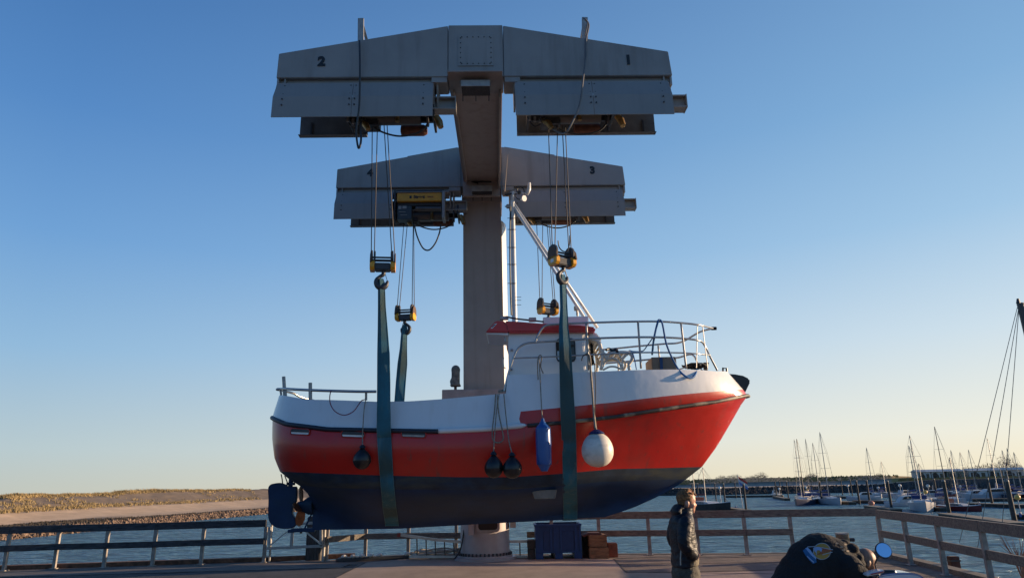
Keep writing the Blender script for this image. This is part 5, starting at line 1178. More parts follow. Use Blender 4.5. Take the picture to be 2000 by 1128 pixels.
# ================================================================ MARINA
def D(px, py, z=WZ): return G(px, py, z)
hullw = mat('yacht white', (.43, .43, .44), .35, var=.05); hulln = mat('yacht navy', (.02, .03, .07), .35); hullr = mat('yacht red', (.13, .02, .022), .4); hullb = mat('old black hull', (.035, .032, .028), .6, var=.3)
alum = mat('mast aluminium', (.34, .33, .31), .45, metal=.4); cov = mat('blue sail cover', (.03, .06, .2), .8); redc = mat('dark red cover', (.12, .03, .035), .8); dkm = mat('dark mast', (.07, .065, .06), .5)
def yacht(px, wy, Lh, mast_py, head, label, hm=hullw, cm=None, mast2=None, motor=False, mm_=None, sail=True):
    """px = photo x of the mast foot, wy = photo y of the waterline, mast_py = photo y of the masthead"""
    c = D(px, wy); dist = c.y; t = thing('sailing_yacht' if not motor else 'motor_boat', label, 'sailboat' if not motor else 'motorboat', c, R(head), 'boats moored in the marina')
    Bm = Lh*.30/2; Fb = Lh*.095
    m = MB(); N = 12; rws = []
    for i in range(N+1):
        u = i/N; x = (u-.45)*Lh; hb = Bm*(1-max(0, (u-.45)/.55)**2.2)*(.72+.28*min(1, u/.4)) if u < 1 else 0.02
        sheer = Fb*(1+.35*(u-.4)**2*2.5); rws.append([(x-.03*Lh*(u > .9), hb*.55, -.25), (x, hb*.9, .15), (x+(.02*Lh if u > .9 else 0), hb, sheer), (x, hb*.86, sheer+.02), (x, 0, sheer+.10)])
    K_ = 5
    for sg in (-1, 1):
        o_ = len(m.v)
        for r_ in rws:
            for (x, y, z) in r_: m.v.append(V((x, sg*y, z)))
        for i in range(N):
            for j in range(K_-1): a = o_+i*K_+j; m.f.append([a, a+K_, a+K_+1, a+1]); m.m.append(0 if j < 2 else 1)
    nn = len(rws)*K_
    m.f.append([0, 1, 2, nn+2, nn+1, nn]); m.m.append(0)
    m.build('hull', [hm, hullw], t, local=True, sm=40)
    m = MB(); w2 = Bm*.62; z0 = Fb*1.02
    if motor:
        m.prism([V((-.28*Lh, -w2, z0)), V((.22*Lh, -w2, z0)), V((.08*Lh, -w2, z0+1.0)), V((-.2*Lh, -w2, z0+1.15))], (0, 2*w2, 0)); m.build('cabin', hullw, t, local=True, bevel=.04)
        MB().prism([V((-.2*Lh, -w2-.02, z0+.5)), V((.13*Lh, -w2-.02, z0+.5)), V((.07*Lh, -w2-.02, z0+.92)), V((-.18*Lh, -w2-.02, z0+.98))], (0, 2*w2+.04, 0)).build('window', glass, t, local=True)
        MB().tube([(-.1*Lh, 0, z0+1.1), (-.12*Lh, 0, z0+2.2)], .05, 6).build('radar_post', hullw, t, local=True)
        m = MB()
        for sg in (-1, 1):
            for k in range(4): m.bar((.05*Lh+k*.13*Lh, sg*Bm*(.8-.18*k), z0), (.05*Lh+k*.13*Lh, sg*Bm*(.8-.18*k), z0+.55), .04, .04)
        m.build('pulpit_rail', alum, t, local=True)
    else:
        m.prism([V((-.18*Lh, -w2, z0)), V((.24*Lh, -w2, z0)), V((.17*Lh, -w2, z0+.34)), V((-.16*Lh, -w2, z0+.45))], (0, 2*w2, 0)); m.build('cabin', hullw, t, local=True, bevel=.04)
        MB().mm((-.12*Lh, -w2-.015, z0+.12), (.12*Lh, w2+.015, z0+.28)).build('window', glass, t, local=True)
        MB().prism([V((-.24*Lh, -w2*.9, z0+.3)), V((-.14*Lh, -w2*.9, z0+.42)), V((-.13*Lh, -w2*.9, z0+1.0)), V((-.22*Lh, -w2*.9, z0+1.05))], (0, w2*1.8, 0)).build('spray_hood', cm or cov, t, local=True, bevel=.05)
        zt = P(px, mast_py, dist).z-WZ if mast_py else 9
        ms_ = [(0.03*Lh, zt)]+([(mast2[0]*Lh, mast2[1])] if mast2 else [])
        for mx_, zz in ms_:
            mo = MB(); mo.tube([(mx_, 0, z0), (mx_, 0, zz)], [.085, .06], 7); ma = mo.build('mast', mm_ or alum, t, local=True)
            m = MB()
            for fr in (.45, .68): m.bar((mx_, -Bm*.55, lerp(z0, zz, fr)), (mx_, Bm*.55, lerp(z0, zz, fr)), .06, .04)
            m.build('spreader', alum, ma, local=True)
            m = MB()
            for sg in (-1, 1): m.tube([(mx_, sg*Bm*.9, z0), (mx_, sg*Bm*.55, lerp(z0, zz, .68)), (mx_, 0, zz)], .018, 4)
            m.tube([(.53*Lh, 0, Fb*1.25), (mx_, 0, zz)], .018, 4); m.tube([(-.44*Lh, 0, Fb), (mx_, 0, zz)], .016, 4); m.build('rigging', mat('rig wire', (.14, .13, .12), .5), t, local=True)
            m = MB(); m.tube([(mx_-.1, 0, z0+1.35), (mx_-.36*Lh, 0, z0+1.25)], .06, 6); bo_ = m.build('boom', alum, t, local=True)
            if sail: MB().tube([(mx_-.12, 0, z0+1.55), (mx_-.2*Lh, 0, z0+1.45), (mx_-.35*Lh, 0, z0+1.36)], [.17, .15, .09], 8).build('sail_cover', cm or cov, bo_, local=True)
        m = MB()
        for sg in (-1, 1):
            pts = [((u-.45)*Lh, sg*Bm*(1-max(0, (u-.45)/.55)**2.2)*.95*(.72+.28*min(1, u/.4)), Fb*1.1+.55) for u in [.02, .2, .4, .6, .8, .97]]
            m.tube(pts, .018, 4)
            for p_ in pts: m.tube([p_, (p_[0], p_[1], Fb)], .018, 4)
        m.build('guard_wire', alum, t, local=True)
    return t
YS = [
 (1378, 998, 13, 912, 288, 'old black hulled two masted boat moored just right of the standing man', dict(hm=hullb, cm=redc, mast2=(-.22, 8.6))),
 (1567, 979, 9, 857, 250, 'small white yacht at the left of the four boats berthed together', {}),
 (1574, 985, 10.5, 856, 232, 'dark blue hulled yacht, second from left in the group of four', dict(hm=hulln, mm_=dkm)),
 (1588, 970, 9, 856, 262, 'yacht with a slightly bent looking dark mast behind the blue hulled one', dict(mm_=dkm)),
 (1602, 981, 9.5, 864, 275, 'white yacht, third of the front group, with the shorter mast', {}),
 (1620, 984, 11, 843, 265, 'white yacht at the right end of the group of four, tallest mast, stern on', {}),
 (1707, 972, 9, 873, 262, 'white yacht berthed alone left of the centre piles, mast leaning left of a pile', {}),
 (1731, 970, 8, 900, 285, 'small yacht with a dark blue cover and the shortest mast of its row', {}),
 (1794, 985, 10, 869, 262, 'white yacht seen stern on, left one of the close triple masts', dict()),
 (1802, 996, 12, 849, 245, 'largest white yacht in mid marina, tallest of the close triple masts', dict()),
 (1806, 983, 9, 904, 280, 'white yacht behind the largest one, right of the close triple masts', {}),
 (1852, 985, 10, 832, 268, 'white yacht behind the thick pile, its mast the tallest on the right', dict(mm_=dkm)),
 (1872, 997, 7, 892, 285, 'dark red striped yacht berthed by the long front pontoon', dict(hm=hullr, cm=redc)),
 (1873, 966, 9, 878, 255, 'white yacht in the back row, first mast right of the tallest', {}),
 (1890, 968, 9, 882, 275, 'white yacht in the back row under the first chalet with trees', {}),
 (1908, 966, 9.5, 877, 262, 'white yacht in the back row below the pale chalet roof', {}),
 (1952, 971, 10, 854, 235, 'white yacht with blue deck stripes in front of the tree clump', dict(hm=hullw)),
 (1962, 964, 9, 900, 270, 'yacht with a blue cover half hidden behind the big right-hand pile', {}),
 (1977, 975, 11, 878, 245, 'dark blue hulled yacht behind the big right-hand pile, mast slanting over it', dict(hm=hulln, cm=redc)),
 (1985, 966, 9, 874, 262, 'white yacht second from the right photo edge, in the back row', {}),
 (1999, 975, 10, 882, 250, 'dark red hulled yacht cut by the right photo edge', dict(hm=hullr)),
]
for a in YS: yacht(a[0], a[1], a[2], a[3], a[4], a[5], **a[6])
for a in [(1515, 966.5, 4, 'tiny open boat crossing the far side of the harbour', 15), (1690, 976, 7, 'white motor cruiser left of the pile cluster, cabin forward', 170), (1771, 972, 7.5, 'grey and white motor cruiser behind the triple masts', 20), (1818, 972, 7, 'white motor boat with dark windows right of the triple masts', 160), (1840, 966, 7, 'pale motor boat far back by the bank, left of the tall mast', 190), (1905, 975, 8, 'white motor cruiser in the back row with a crowded deck', 185), (1938, 975, 11, 'long white motor cruiser with blue deck windows in the back row', 178), (1770, 988, 7, 'white motor boat at the left end of the middle pontoon', 185)]:
    yacht(a[0], a[1], a[2], None, a[4], a[3], motor=True)
# piles
pm = mat('tarred mooring pile', (.06, .055, .05), .8, var=.3, scale=2)
PLS = [(1354, 975, .3, 'far thin pile half hidden by the boat stem'), (1365, 976, .3, 'second far thin pile right of the boat stem'), (1417, 988, .32, 'thick pile right of the old black hulled boat'), (1399, 978, .28, 'thin pile between the masts of the old boat'), (1438, 972, .28, 'thin pile far back left of the flagpole pile'), (1458, 1001, .34, 'tall dark pile at the end of the old boat jetty'),
       (1517, 971, .3, 'leftmost pile of the three left of the four yachts'), (1526, 970, .26, 'middle pile of the three left of the four yachts'), (1540, 972, .3, 'right pile of the three left of the four yachts'), (1570, 968, .28, 'pile standing behind the leftmost yachts of the group'), (1606, 984, .34, 'thick pile in front of the group of four yachts'),
       (1646, 966, .28, 'thin far pile between the yacht group and the pile cluster'), (1665, 968, .28, 'thin far pile left of the pile cluster'), (1679, 984, .36, 'left pile of the pair beside the white motor cruiser'), (1699, 982, .36, 'right pile of the pair beside the white motor cruiser'), (1742, 995, .36, 'dark pile at the end of the short pontoon'),
       (1832, 980, .34, 'pile between the triple masts and the tall mast'), (1855, 1006, .42, 'thick dark pile at the left end of the long front pontoon'), (1862, 964, .3, 'thin pile in the back row behind the thick one'), (1939, 988, .38, 'thick pile in front of the long blue windowed cruiser'), (1983, 1022, .46, 'biggest and nearest pile, at the right of the long front pontoon')]
for px, py, dia, lab in PLS:
    q = D(px, py); t = thing('mooring_pile', lab, 'pile', q, 0, 'mooring piles in the marina'); ht = P(px, 1, q.y); 
    h_ = 1.0-WZ+.2
    MB().lathe([(dia*.56, -2), (dia*.5, h_-.15)], (0, 0, 0), 10).build('shaft', pm, t, local=True, sm=40)
    MB().lathe([(dia*.52, h_-.16), (dia*.52, h_), (.02, h_+dia*.3)], (0, 0, 0), 10).build('cap', mat('pile cap', (.22, .21, .19), .6), t, local=True)
# pontoons
ponm = mat('pontoon deck', (.17, .15, .12), .85, var=.25, scale=1); pons = mat('pontoon float', (.05, .045, .035), .8, var=.4, scale=1)
def pontoon(p0, p1, wd, label):
    A, B = D(*p0, WZ), D(*p1, WZ); t = thing('floating_pontoon', label, 'pontoon', (A+B)/2, 0, 'floating pontoons in the marina'); up_ = V((0, 0, .5))
    MB().bar(A+V((0, 0, .5)), B+V((0, 0, .5)), wd, .12).build('deck', ponm, t); MB().bar(A+V((0, 0, .15)), B+V((0, 0, .15)), wd*.9, .58).build('float', pons, t)
for a in [((1697, 993), (1752, 1001), 1.6, 'short pontoon with an orange buoy at its end'), ((1848, 1010), (1995, 1032), 1.8, 'long front pontoon between the two thickest piles'), ((1418, 996), (1459, 1002), 1.6, 'brown jetty beside the old black hulled boat'), ((1514, 972), (1538, 977), 1.4, 'small pontoon left of the four yachts'),
          ((1640, 983), (1665, 985), 1.6, 'pontoon finger right of the four yachts'), ((1668, 982), (1756, 983), 1.2, 'narrow pontoon behind the short one'), ((1700, 966), (1800, 967), 1.2, 'far pontoon behind the triple masts'), ((1790, 996), (1845, 998), 1.6, 'pontoon in front of the largest white yacht'),
          ((1862, 996), (1908, 998), 1.6, 'pontoon beside the red striped yacht'), ((1862, 970), (1935, 972), 1.2, 'far back pontoon behind the blue bollard'), ((1898, 988), (2010, 992), 1.5, 'middle pontoon crossing behind the nearest pile'), ((1900, 979), (2010, 978), 1.2, 'pontoon under the long blue windowed cruiser'), ((1985, 1013), (2030, 1014), 1.4, 'pontoon stub with a blue post at the right edge'),
          ((1418, 971), (1530, 970), .8, 'string of low floats far across the open harbour'), ((1610, 972), (1660, 973), 1, 'low far pontoon right of the yacht group')]: pontoon(*a)
# pontoon lamps and posts
lm_ = mat('lamp globe', (.75, .72, .66), .3); lmy = mat('amber globe', (.70, .42, .10), .4)
for px, py, by, col_, lab in [(1409, 952, 985, lm_, 'white globe lamp right of the old boat masts'), (1524, 954, 972, lm_, 'white globe lamp left of the four yachts'), (1577, 951, 972, lm_, 'white globe lamp among the yacht masts'), (1579, 957, 975, lmy, 'amber globe lamp among the yacht masts'), (1659, 948, 968, lm_, 'white globe lamp left of the pile pair'), (1718, 952, 970, lm_, 'white globe lamp beside the short masted yacht'),
                        (1762, 947, 975, lm_, 'white globe lamp left of the triple masts'), (1818, 948, 980, lm_, 'white globe lamp above the amber one'), (1813, 960, 990, lmy, 'amber globe lamp right of the triple masts'), (1879, 949, 968, lm_, 'white globe lamp in the back row'), (1996, 970, 1012, lmy, 'amber round buoy lamp at the right photo edge')]:
    q = D(px, by); z = P(px, py, q.y).z; t = thing('jetty_lamp', lab, 'lamp', q, 0, 'globe lamps on the pontoons')
    MB().tube([(0, 0, 0), (0, 0, z-WZ-.2)], .05, 6).build('post', hullw, t, local=True); MB().ell((0, 0, z-WZ), (.32, .32, .32), None, 10, 6).build('globe', col_, t, local=True, sm=True)
for px, py, by, lab in [(1914, 980, 990, 'blue service post on the middle pontoon'), (1892, 967, 974, 'small blue service post on the far pontoon'), (1995, 1001, 1014, 'blue service post at the right photo edge'), (1438, 988, 997, 'dark blue service post on the old boat jetty'), (1767, 966, 975, 'blue box standing beside the motor cruiser')]:
    q = D(px, by); z = P(px, py, q.y).z; t = thing('service_post', lab, 'post', q, 0, 'blue service posts on the pontoons')
    MB().lathe([(.13, .3), (.13, z-WZ)], (0, 0, 0), 8).build('body', blue, t, local=True); MB().lathe([(.15, z-WZ), (.12, z-WZ+.08)], (0, 0, 0), 8).build('cap', hullw, t, local=True)
q = D(1702, 991); tag(MB().ell(q+V((0, -.2, .75)), (.5, .5, .4), None, 12, 8).build('float_buoy', mat('orange buoy', (.5, .18, .12), .5), sm=True), 'orange and white buoy on the end of the short pontoon', 'buoy')
fp_ = thing('flagpole', 'thin flagpole with a small tricolour flag behind the jetty pile', 'flagpole', D(1452, 998)); c_ = D(1452, 998); 
zt = P(1449, 925, c_.y).z
MB().tube([c_, V((c_.x-.3, c_.y, zt))], .05, 6).build('pole', hullw, fp_)
for k, cc in enumerate([(.5, .06, .04), (.65, .62, .58), (.15, .2, .45)]):
    MB().prism([V((c_.x-.25+i*.35, c_.y+.1*math.sin(i*1.3), zt-.3-k*.42-.25*i)) for i in range(5)]+[V((c_.x-.25+i*.35, c_.y+.1*math.sin(i*1.3), zt-.3-(k+1)*.42-.25*i)) for i in range(4, -1, -1)], (0, .02, 0)).build('flag_stripe', mat('flag %d' % k, cc, .8), fp_)
# tall ship mast at right edge
tm_ = thing('ship_mast', 'tall mast of a ship outside the photo, its head and stays at the right edge', 'mast', V((P(2015, 700, 30).x, 30, WZ)))
a = P(1992, 592, 30); b2 = P(2012, 660, 30); bx_ = b2+(b2-a)*4.5; bx_.y = 30
MB().tube([a, b2], [.13, .2], 10).tube([b2, V((b2.x+.8, 30, WZ))], .2, 10).build('spar', dkm, tm_)
m = MB(); m.tube([P(1988, 594, 30), P(2000, 594, 30)], .09, 8); m.build('crosstree', dark, tm_); MB().tube([P(1989, 592, 30), P(1988, 583, 30)], [.09, .05], 8).build('top_light', dark, tm_)
for px, py, px2, py2 in [(1987, 600, 1910, 912), (1989, 604, 1934, 925), (1990, 604, 1967, 900)]:
    A = P(px, py, 30); B = P(px2, py2, 31); d = (B-A); m = MB(); m.tube([A, A+d*1.45], .014, 5); m.build('stay', mat('rig wire', (.14, .13, .12), .5), tm_)
# ================================================================ PEOPLE
def ell_loft(m, secs_, n=20):          # [(centre, rx, ry)] horizontal ellipses
    o = len(m.v); N = len(secs_)
    for c, rx, ry in secs_: m.v += [V(c)+V((rx*math.cos(k*math.tau/n), ry*math.sin(k*math.tau/n), 0)) for k in range(n)]
    for i in range(N-1):
        for k in range(n): m.f.append([o+i*n+k, o+i*n+(k+1) % n, o+(i+1)*n+(k+1) % n, o+(i+1)*n+k]); m.m.append(0)
    m.f += [list(range(o, o+n))[::-1], list(range(o+(N-1)*n, o+N*n))]; m.m += [0, 0]; return m
def wrinkle(me, amp, sc_, vec=(1, 1, 2)):
    me.update()
    ns_ = [v.normal.copy() for v in me.vertices]
    for v, nn in zip(me.vertices, ns_):
        p_ = V((v.co.x*vec[0], v.co.y*vec[1], v.co.z*vec[2]))*sc_
        v.co += nn*amp*(1-2*abs(noise.noise(p_)))
    me.update(); return me
def chain(m, pts, rs, n=5):            # tapered round limb with ball ends
    sp = smooth(pts, n); N = len(sp); rl = []
    for i in range(N):
        t = i/n; k = min(int(t), len(rs)-2); rl.append(lerp(rs[k], rs[k+1], t-k))
    m.tube(sp, rl, 14); m.ell(sp[0], (rl[0],)*3, None, 12, 8); m.ell(sp[-1], (rl[-1],)*3, None, 12, 8); return m
YP = 6.9
def Q(px, py, dy=0): q = P(px, py, YP); return V((q.x, YP+dy, q.z))
foot = V((Q(1336, 1105).x, YP, 0))
man = thing('person', 'man in a dark puffy jacket with short ginger hair, hands in pockets, facing right', 'person', foot)
jm = mat('navy jacket nylon', (.009, .011, .02), .5, var=.3, scale=9, spec=.3, bump=.35, bscale=26, stretch=(1, 1, 2.2))
# body: one continuous skin mesh (head, neck, trunk, hands)
hx = foot.x
b_ = MB()
b_.ell(Q(1340.5, 974), (.088, .074, .094)); b_.ell(Q(1347.5, 984), (.054, .058, .072)); b_.ell(Q(1350.5, 994), (.034, .040, .034)); b_.ell(Q(1343, 992), (.05, .05, .045))
b_.tube([Q(1354.5, 979), Q(1358.8, 986.5)], [.008, .0145], 8); b_.ell(Q(1358, 986.5), (.012, .015, .010)); b_.ell(Q(1354, 976), (.02, .045, .012)); b_.ell(Q(1356, 991.6), (.009, .024, .006)); b_.ell(Q(1355.6, 994.5), (.009, .022, .006)); b_.ell(Q(1353, 999), (.018, .022, .014))
for sg in (-1, 1): b_.ell(Q(1338.5, 983, sg*.073), (.021, .011, .033)); b_.ell(Q(1351, 986, sg*.035), (.025, .02, .02))
b_.tube([Q(1338, 990), Q(1334, 1008)], [.056, .062], 14); ell_loft(b_, [(Q(1333, 1008), .08, .12), (Q(1332, 1018), .10, .18), (Q(1333, 1045), .105, .17), (Q(1335, 1075), .105, .16), (Q(1336, 1100), .11, .165)])
for sg in (-1, 1):
    chain(b_, [Q(1331, 1018, sg*.165), Q(1326, 1056, sg*.22), Q(1338, 1077, sg*.18)], [.045, .038, .028]); hc_ = Q(1340, 1080, sg*.165)
    b_.ell(hc_, (.045, .022, .03))
    for k in range(4): b_.tube([hc_+V((.03, -.0, .02-.013*k)), hc_+V((.07-.006*k, .005*sg, .012-.013*k)), hc_+V((.085-.01*k, .015*sg, -.005-.013*k))], [.010, .009, .008], 6)
    b_.tube([hc_+V((0, -.01*sg, .025)), hc_+V((.04, -.012*sg, .045))], [.012, .009], 6)
mesh_obj('body', remesh(b_, .0055, 3), skin, man)
# eyes, brows
for sg in (-1, 1):
    MB().ell(Q(1353.6, 981.2, sg*.030), (.011, .013, .008), None, 10, 8).build('eye', mat('eye dark', (.03, .02, .02), .2), man, sm=True)
    MB().tube([Q(1355.2, 977.4, sg*.014), Q(1354, 976.8, sg*.045)], [.005, .004], 6).build('eyebrow', hairm, man)
h_ = MB(); h_.ell(Q(1338, 971.5), (.084, .079, .080)); h_.ell(Q(1344.5, 966), (.053, .058, .030)); h_.ell(Q(1332.5, 980), (.044, .060, .046))
for k in range(60):
    a = random.uniform(0, 6.28); e_ = random.uniform(.2, 1.4); c_ = Q(1340, 970)+V((math.cos(a)*math.cos(e_)*.088, math.sin(a)*math.cos(e_)*.078, math.sin(e_)*.076)); h_.tube([c_, c_+V((.014, 0, .0))], [.009, .004], 5)
mesh_obj('hair', wrinkle(remesh(h_, .006, 1), .004, 45), hairm, man)
j = MB()
ell_loft(j, [(Q(1334, 1003), .075, .10), (Q(1332, 1008), .095, .15), (Q(1331, 1015), .105, .19), (Q(1331, 1030), .113, .20), (Q(1333, 1048), .115, .19), (Q(1336, 1066), .118, .18), (Q(1337.5, 1084), .118, .185), (Q(1335.5, 1098), .11, .18), (Q(1334, 1105), .10, .175)], 28)
for sg in (-1, 1): chain(j, [Q(1331, 1019, sg*.175), Q(1326, 1040, sg*.22), Q(1326, 1058, sg*.235), Q(1336, 1071, sg*.205), Q(1345, 1080, sg*.165)], [.066, .062, .056, .052, .045])
ell_loft(j, [(Q(1334, 1005), .085, .095), (Q(1336, 997), .078, .082), (Q(1337.5, 991), .074, .078)], 24)
j.ell(Q(1321, 998), (.05, .115, .045)); j.ell(Q(1325, 990.5), (.045, .095, .035)); j.ell(Q(1345, 1002), (.035, .06, .035))
jk = mesh_obj('jacket', wrinkle(wrinkle(remesh(j, .011, 2), .006, 9, (1, 1, 2.4)), .002, 26, (1, 1, 2)), jm, man)
MB().tube([Q(1321, 1063, -.20), Q(1319.5, 1085, -.20), Q(1320, 1098, -.195)], .006, 6).build('zip', galv, man)
sw_ = MB(); ell_loft(sw_, [(Q(1343, 1088), .10, .17), (Q(1341, 1095), .112, .175), (Q(1341, 1102), .108, .175)], 24); mesh_obj('jumper_hem', remesh(sw_, .012, 3), mat('olive jumper', (.20, .17, .12), .9, var=.2, scale=20, bump=.5, bscale=80), man)
tr = MB(); zh = Q(1336, 1100).z
ell_loft(tr, [(Q(1337, 1097), .105, .165), (V((hx+.01, YP, zh-.08)), .125, .175), (V((hx+.01, YP, zh-.18)), .12, .165)], 24)
chain(tr, [V((hx+.0, YP-.085, zh-.12)), V((hx+.03, YP-.09, .52)), V((hx-.05, YP-.09, .09))], [.105, .075, .062]); chain(tr, [V((hx+.04, YP+.085, zh-.12)), V((hx+.16, YP+.09, .52)), V((hx+.16, YP+.09, .09))], [.105, .075, .062])
mesh_obj('trousers', wrinkle(remesh(tr, .013, 3), .008, 13, (1, 1, 1.4)), mat('dark olive trousers', (.075, .066, .05), .8, var=.3, scale=12, bump=.5, bscale=60), man)
for dx, dy in ((-.05, -.09), (.16, .09)):
    sh = MB(); sh.ell((hx+dx+.06, YP+dy, .045), (.15, .05, .045)); sh.ell((hx+dx-.02, YP+dy, .07), (.07, .047, .065)); mesh_obj('shoe', remesh(sh, .01, 2), mat('black shoe', (.02, .018, .016), .5), man)

# bending man
YQ = 6.3
def B_(px, py, dy=0): q = P(px, py, YQ); return V((q.x, YQ+dy, q.z))
fx = B_(1535, 1140).x
m2_ = thing('person', 'man bent over the scooter in a black sweatshirt with a yellow and blue printed emblem', 'person', (fx, YQ, 0))
skin2 = mat('tanned skin', (.36, .19, .12), .5, var=.12, scale=18); add_streaks(skin2, (.16, .10, .06), .5, (60, 60, 60), .42, .6)
b_ = MB(); b_.ell(B_(1690, 1091), (.088, .078, .092)); b_.ell(B_(1697, 1101), (.055, .06, .062)); b_.ell(B_(1702, 1107), (.03, .035, .03)); b_.tube([B_(1705.5, 1099), B_(1708, 1105)], [.008, .014], 8)
for sg in (-1, 1): b_.ell(B_(1687, 1099, sg*.078), (.02, .012, .032), Matrix.Rotation(.5, 3, 'Y'))
b_.tube([B_(1684, 1096), B_(1664, 1094)], [.06, .066], 14)
b_.tube([B_(1668, 1094), B_(1600, 1105), B_(1545, 1140)], [.10, .13, .12], 14)
hands = [(B_(1702, 1124, -.14), 1), (B_(1728, 1124, .22), -1)]
for (hc_, sg) in hands:
    sh_ = B_(1648, 1104, -.2 if sg > 0 else .2); chain(b_, [sh_, lerp(sh_, hc_, .5)+V((0, -.05*sg, -.13)), hc_], [.05, .042, .03])
    b_.ell(hc_+V((.02, 0, 0)), (.045, .024, .032))
    for k in range(4): b_.tube([hc_+V((.05, 0, .022-.015*k)), hc_+V((.085-.006*k, .012*sg, .012-.015*k)), hc_+V((.09-.01*k, .04*sg, -.0-.015*k))], [.010, .009, .008], 6)
    b_.tube([hc_+V((0, .015*sg, .02)), hc_+V((.04, .035*sg, .03))], [.012, .009], 6)
mesh_obj('body', remesh(b_, .006, 3), skin2, m2_)
sw = mat('black sweatshirt', (.010, .010, .012), .9, var=.25, scale=6, bump=.6, bscale=40)
j = MB()
def bl(px, py, r1, ry, dy=0): j.ell(B_(px, py, dy), (r1, ry, r1), None, 20, 14)
for px, py, r1, ry in [(1541, 1148, .14, .21), (1552, 1132, .15, .215), (1568, 1118, .18, .225), (1586, 1106, .215, .235), (1605, 1099, .235, .24), (1622, 1098, .21, .24), (1636, 1099, .18, .22), (1648, 1099, .14, .17), (1657, 1099, .11, .12)]: bl(px, py, r1, ry)
j.ell(B_(1640, 1108, -.22), (.11, .09, .12)); j.ell(B_(1652, 1116, -.24), (.085, .07, .09))
for (hc_, sg) in hands:
    sh_ = B_(1640, 1104, -.2 if sg > 0 else .2); chain(j, [sh_, lerp(sh_, hc_, .5)+V((0, -.05*sg, -.13)), hc_+V((-.05, 0, -.02))], [.10, .075, .05])
for px, py, dy in ((1652, 1069, -.1), (1658, 1075, -.05), (1662, 1086, -.1), (1664, 1096, -.1), (1657, 1071, .08), (1640, 1062, -.05), (1650, 1063, .05)): j.ell(B_(px, py, dy), (.05, .07, .035), Matrix.Rotation(random.uniform(-.6, .6), 3, 'Y'))
sw_me = wrinkle(wrinkle(remesh(j, .011, 4), .012, 4, (1.8, 1, 1)), .0025, 16)
sv = [v.co.copy() for v in sw_me.vertices]; sf = [tuple(p_.vertices) for p_ in sw_me.polygons]; SB = BVHTree.FromPolygons(sv, sf)
swo = mesh_obj('sweatshirt', sw_me, sw, m2_)
def decal(poly, off, mt, name='emblem_print'):
    bm = bmesh.new(); vs = [bm.verts.new((x, y, 0)) for x, y in poly]; bm.faces.new(vs); bmesh.ops.triangulate(bm, faces=bm.faces)
    for it in range(3): bmesh.ops.subdivide_edges(bm, edges=[e for e in bm.edges if e.calc_length() > 3], cuts=1); bmesh.ops.triangulate(bm, faces=bm.faces)
    m = MB()
    for v in bm.verts:
        d = ray(v.co.x, v.co.y).normalized(); h = SB.ray_cast(V((0, 0, H)), d)
        m.v.append((h[0] if h[0] is not None else V((0, 0, H))+d*YQ)-d*off)
    bm.verts.index_update()
    for f in bm.faces: m.f.append([v.index for v in f.verts]); m.m.append(0)
    bm.free(); return m.build(name, mt, swo, fixn=False)
def disc(cx_, cy_, rx, ry, n=28, a0=0, a1=360): return [(cx_+rx*math.cos(R(lerp(a0, a1, k/n))), cy_+ry*math.sin(R(lerp(a0, a1, k/n)))) for k in range(n)]
pw = mat('print white', (.42, .42, .44), .8); py_ = mat('print yellow', (.46, .25, .05), .8); pb_ = mat('print blue', (.02, .12, .28), .8); po = mat('print orange', (.36, .10, .035), .8); pl_ = mat('print light blue', (.30, .40, .58), .8)
decal(disc(1605.5, 1075.5, 17.5, 16.5), .004, pw); decal(disc(1605.5, 1075.5, 16.3, 15.3), .006, py_)
decal([(1568, 1074), (1573, 1070), (1580, 1078), (1586, 1086), (1594, 1092), (1595, 1097), (1588, 1100), (1580, 1092), (1573, 1083)], .008, pb_)
decal([(1573, 1069.5), (1577, 1067.5), (1583, 1073), (1588, 1081), (1594, 1088), (1594, 1091.5), (1586, 1085), (1579, 1077)], .0095, pl_)
decal([(1588, 1069), (1594, 1067), (1601, 1067), (1606, 1071), (1604, 1077), (1600, 1073), (1596, 1074), (1593, 1078), (1590, 1074)], .0095, pl_)
decal([(1594, 1083), (1604, 1076), (1606, 1068.5), (1622, 1072), (1625, 1075), (1612, 1078), (1604, 1081)], .0090, po)
for a, b2 in (((1603, 1068), (1627, 1072.5)), ((1606, 1082.5), (1626, 1077)), ((1588, 1080), (1590, 1070)), ((1594, 1083), (1595, 1076)), ((1577, 1067), (1592, 1066))):
    decal([(a[0], a[1]-.7), (b2[0], b2[1]-.7), (b2[0], b2[1]+.7), (a[0], a[1]+.7)] if abs(a[0]-b2[0]) > 4 else [(a[0]-.7, a[1]), (b2[0]-.7, b2[1]), (b2[0]+.7, b2[1]), (a[0]+.7, a[1])], .011, pw)
decal([(1577, 1084), (1584, 1091), (1590, 1096), (1589, 1098), (1582, 1092), (1576, 1086)], .0105, pl_)
for px, py in ((1635, 1060), (1644, 1067), (1652, 1062), (1656, 1075), (1647, 1073)):
    decal(disc(px, py, 3.2, 1.8, 10), .005, mat('cream stain', (.26, .21, .15), .9), 'cream_patch')
tr = MB(); hp = B_(1530, 1150)
ell_loft(tr, [(hp, .16, .19), (hp-V((0.02, 0, .12)), .16, .18), (hp-V((.03, 0, .2)), .14, .17)], 20)
for sg in (-1, 1): chain(tr, [V((hp.x-.03, YQ+sg*.09, hp.z-.12)), V((hp.x+.08, YQ+sg*.11, .5)), V((hp.x-.02, YQ+sg*.12, .09))], [.11, .08, .065])
mesh_obj('trousers', remesh(tr, .014, 3), mat('dark jeans', (.02, .022, .03), .85), m2_)
